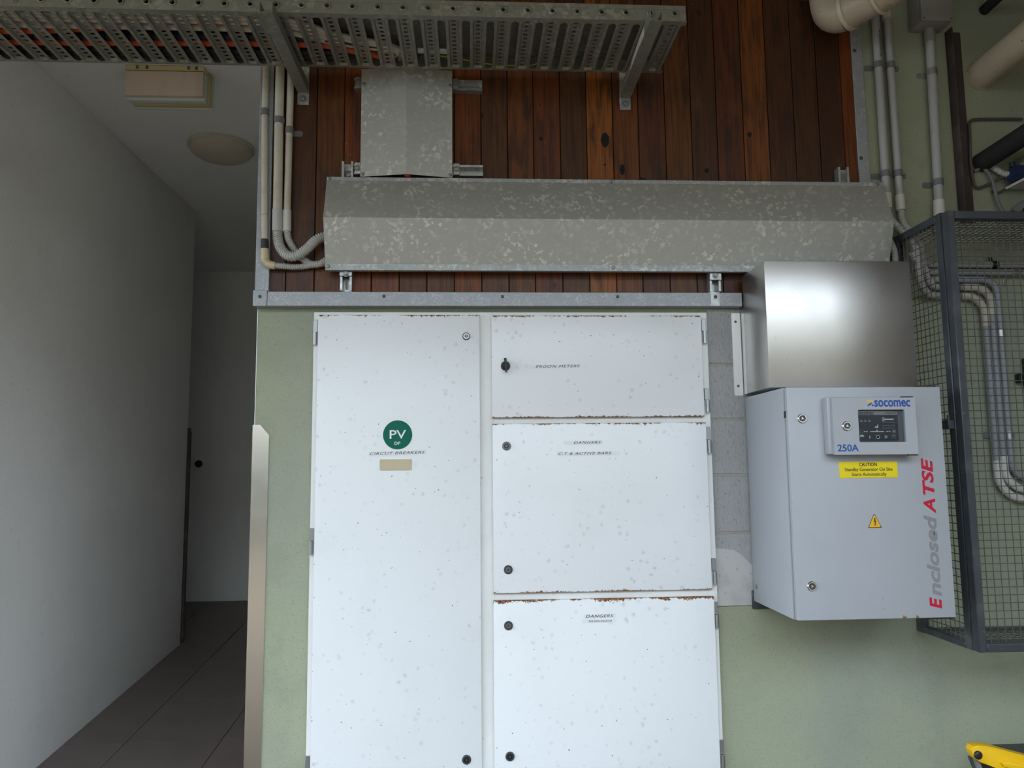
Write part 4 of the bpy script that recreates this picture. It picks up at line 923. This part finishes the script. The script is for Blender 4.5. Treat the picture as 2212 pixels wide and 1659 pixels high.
link('coupling', MB().tube([(1.7645, -0.026, 2.432), (1.760, -0.026, 2.305)], 0.0200, 18), M['coupling'], q)
clip_band(1.774, -0.026, 2.940, 0.0166, q, -1, mt='clip_metal', wall_y=-0.0006)
clip_band(1.7665, -0.026, 2.502, 0.0166, q, -1, wall_y=-0.0006)
JB = empty('junction_box', (1.77, 0, 3.12), 'grey square junction box at the top right above a vertical conduit', 'junction box')
link('body', MB().box(1.710, 1.832, -0.076, -0.0005, 3.1145, 3.30, 0.003, 2), M['jbox'], JB)
link('lid', MB().box(1.709, 1.833, -0.088, -0.0765, 3.1135, 3.301, 0.003, 2), M['jbox'], JB)
for x in (1.718, 1.825): screw('screw', x, -0.0881, 3.122, 0.0032, M['screw_dark'], JB, 0.002)
# ---- large drain pipes, insulated pipe, steel angle
DP = empty('drain_pipe', (1.33, -0.10, 3.10), 'fat beige drain pipe with a bend at the top beside the timber boards', 'pipe')
c0 = Vector((1.335, -0.115, 3.105)); dv = Vector((0.62, -0.62, 0.12)).normalized()
pts = [Vector((1.340, -0.100, 3.34)), Vector((1.340, -0.100, 3.205)), Vector((1.341, -0.102, 3.160)), Vector((1.347, -0.108, 3.124)), Vector((1.362, -0.124, 3.102)), Vector((1.384, -0.148, 3.096))]
link('bend', MB().tube(spline(pts, 0.012), 0.062, 28), M['drain'], DP)
a = pts[-1]; d2 = (Vector((1.565, -0.41, 3.11))-a).normalized()
link('pipe', MB().tube([a+d2*0.012, a+d2*0.42], 0.0605, 28), M['drain'], DP)
link('collar', MB().tube([a-d2*0.002, a+d2*0.012], 0.068, 28), M['drain_rim'], DP)
link('collar', MB().tube([a+d2*0.115, a+d2*0.124], 0.068, 28), M['drain_rim'], DP)
DP = empty('drain_pipe', (1.99, 0, 2.955), 'spotted beige drain pipe coming straight out of the green wall, top right', 'pipe')
link('pipe', MB().cyl((1.985, -0.0005, 2.945), (1.995, -0.75, 2.965), 0.057, 28), M['drain'], DP)
link('wall_seal', MB().lathe((1.985, -0.0005, 2.945), (0, -1, 0), [(0, 0.061), (0.006, 0.060), (0.012, 0.056)], 24), M['drain'], DP)
m = MB(); m.tube(spline([(1.955, -0.001, 2.590), (1.970, -0.06, 2.600), (2.005, -0.16, 2.625), (2.06, -0.28, 2.66), (2.15, -0.42, 2.70)], 0.03), 0.036, 18)
setp(link('insulated_pipe', m, M['foam']), 'thick black foam-wrapped pipe curving out of the wall', 'pipe')
m = MB(); m.tube([(2.02, -0.001, 3.215), (2.03, -0.45, 3.235)], 0.020, 12)
setp(link('dark_pipe', m, M['foam']), 'thin dark pipe sticking out at the top right corner', 'pipe')
m = MB(); m.tube(spline([(1.90, -0.285, 2.300), (1.96, -0.29, 2.325), (2.06, -0.30, 2.375), (2.20, -0.31, 2.44)], 0.03), 0.018, 12)
setp(link('dark_pipe', m, M['foam']), 'dark sagging tube resting on top of the cage', 'pipe')
m = MB(); m.box(1.853, 1.913, -0.0065, -0.0005, 2.352, 3.118, 0.001); m.box(1.853, 1.8595, -0.042, -0.0066, 2.352, 3.118, 0.001)
setp(link('steel_angle', m, M['rusty']), 'dark rusted steel angle standing on the green wall above the cage', 'steel angle')
def thin(label, pts, r, mt='brown_wire', cat='cable', name='cable'):
    m = MB(); m.tube(spline(pts, 0.012), r, 8); return setp(link(name, m, M[mt]), label, cat)
thin('thin brown tube running along the steel angle and across to the blue fitting', [(2.13, -0.012, 2.765), (2.03, -0.010, 2.765), (1.935, -0.010, 2.760), (1.918, -0.012, 2.745), (1.914, -0.014, 2.70), (1.909, -0.014, 2.60), (1.913, -0.014, 2.515), (1.925, -0.014, 2.488), (1.96, -0.016, 2.497), (2.03, -0.03, 2.530)], 0.0055)
thin('grey cable looping out of the wall hole below the foam-wrapped pipe', [(1.925, -0.006, 2.555), (1.950, -0.016, 2.565), (1.972, -0.022, 2.540), (1.988, -0.022, 2.49), (1.998, -0.022, 2.43), (2.020, -0.022, 2.385), (2.05, -0.025, 2.36)], 0.0068, 'clip')
thin('short thin dark cable behind the grey loop', [(1.985, -0.010, 2.475), (2.01, -0.012, 2.470), (2.05, -0.016, 2.490), (2.10, -0.02, 2.51)], 0.0042)
m = MB(); flex(m, [(1.985, -0.006, 2.585), (2.000, -0.020, 2.560), (2.025, -0.035, 2.535), (2.05, -0.05, 2.535)], 0.012)
setp(link('flexible_conduit', m, M['flex']), 'short dull flexible conduit leading into the blue fitting', 'conduit')
BF = empty('blue_fitting', (2.08, -0.06, 2.52), 'dark blue fitting on a pale bracket at the right edge', 'fitting')
m = MB(); m.prism([(2.030, 2.515), (2.045, 2.500), (2.16, 2.515), (2.16, 2.600), (2.105, 2.598), (2.085, 2.590), (2.078, 2.560), (2.060, 2.548), (2.030, 2.546)], 'y', -0.095, -0.035)
link('body', m, M['blue_part'], BF)
m = MB(); m.cyl((2.034, -0.065, 2.548), (2.034, -0.065, 2.568), 0.010, 12); link('knob', m, M['black'], BF)
m = MB(); m.prism([(2.050, 2.545), (2.062, 2.551), (2.080, 2.564), (2.087, 2.594), (2.105, 2.602), (2.16, 2.606), (2.16, 2.612), (2.10, 2.609), (2.078, 2.596), (2.070, 2.568), (2.050, 2.553)], 'y', -0.100, -0.030); link('film_cover', m, M['film'], BF, label='grey plastic film over its top')
m = MB(); m.prism([(2.032, 2.487), (2.066, 2.506), (2.16, 2.510), (2.16, 2.504), (2.068, 2.500), (2.036, 2.480)], 'y', -0.130, -0.020); m.box(2.048, 2.16, -0.130, -0.020, 2.482, 2.486)
link('bracket', m, M['coupling'], BF, label='pale bracket under it')
m = MB(); m.prism([(2.045, 2.405), (2.075, 2.428), (2.16, 2.452), (2.16, 2.41), (2.10, 2.402), (2.06, 2.385)], 'y', -0.10, -0.03)
setp(link('foil_lump', m, M['film']), 'crumpled grey wrapping on the cage top at the right edge', 'wrapping')

# ================================================================ cart at the lower right, only its yellow arm in view
CT = empty('service_cart', (1.75, -0.36, 0.0), 'dark grey cart with a yellow arm and black pivot cap, in the lower right corner', 'cart')
m = MB(); m.box(1.745, 2.13, -0.49, -0.145, 0.08, 0.486, 0.012, 2); link('tub', m, M['cart'], CT)
m = MB(); m.box(1.730, 2.145, -0.505, -0.130, 0.4862, 0.513, 0.008, 2); link('rim', m, M['cart'], CT)
arm = [(1.354, 0.672), (1.360, 0.683), (1.372, 0.686), (1.395, 0.684), (1.425, 0.677), (1.470, 0.664), (1.53, 0.648), (1.60, 0.630), (1.66, 0.60), (1.66, 0.545), (1.58, 0.555), (1.47, 0.600), (1.440, 0.613), (1.418, 0.626), (1.398, 0.634), (1.380, 0.639), (1.366, 0.648), (1.357, 0.660)]
m = MB(); m.prism(arm, 'y', -0.615, -0.585)
bmesh.ops.bevel(m.bm, geom=[e for e in m.bm.edges if abs(e.verts[0].co.y-e.verts[1].co.y) < 1e-6], offset=0.0035, segments=2, affect='EDGES', profile=0.5)
link('arm', m, M['yellow'], CT, label='curved yellow arm')
m = MB(); m.prism([(1.430, 0.640), (1.445, 0.646), (1.53, 0.622), (1.60, 0.60), (1.60, 0.572), (1.50, 0.608), (1.436, 0.632)], 'y', -0.622, -0.6145)
bmesh.ops.bevel(m.bm, geom=[e for e in m.bm.edges if abs(e.verts[0].co.y-e.verts[1].co.y) < 1e-6 and e.verts[0].co.y < -0.62], offset=0.004, segments=2, affect='EDGES', profile=0.5)
link('arm_rib', m, M['yellow'], CT)
link('pivot_cap', MB().lathe((1.3695, -0.6152, 0.6615), (0, -1, 0), [(0, 0.0112), (0.004, 0.0110), (0.006, 0.0095), (0.007, 0.006)], 24), M['black'], CT)
m = MB(); m.prism([(1.376, 0.640), (1.40, 0.634), (1.46, 0.604), (1.53, 0.58), (1.64, 0.548), (1.64, 0.50), (1.60, 0.46), (1.48, 0.50), (1.40, 0.57)], 'y', -0.5845, -0.56); link('arm_guard', m, M['cart'], CT)
m = MB(); m.prism([(1.368, 0.646), (1.380, 0.641), (1.395, 0.600), (1.43, 0.52), (1.47, 0.40), (1.455, 0.40), (1.41, 0.52), (1.380, 0.600)], 'y', -0.605, -0.595); m.box(1.455, 1.78, -0.605, -0.595, 0.385, 0.4); m.box(1.76, 1.78, -0.594, -0.4905, 0.385, 0.40); link('stay', m, M['clip'], CT)
m = MB(); m.box(1.640, 1.78, -0.5845, -0.5600, 0.43, 0.475); m.box(1.755, 1.78, -0.5599, -0.4905, 0.43, 0.475); link('arm_mount', m, M['cart'], CT)
for x in (1.80, 2.07):
    for y in (-0.44, -0.19):
        m = MB(); m.cyl((x, y-0.012, 0.042), (x, y+0.012, 0.042), 0.041, 18); m.box(x-0.015, x+0.015, y-0.018, y+0.018, 0.0855, 0.0795); link('wheel', m, M['black'], CT)
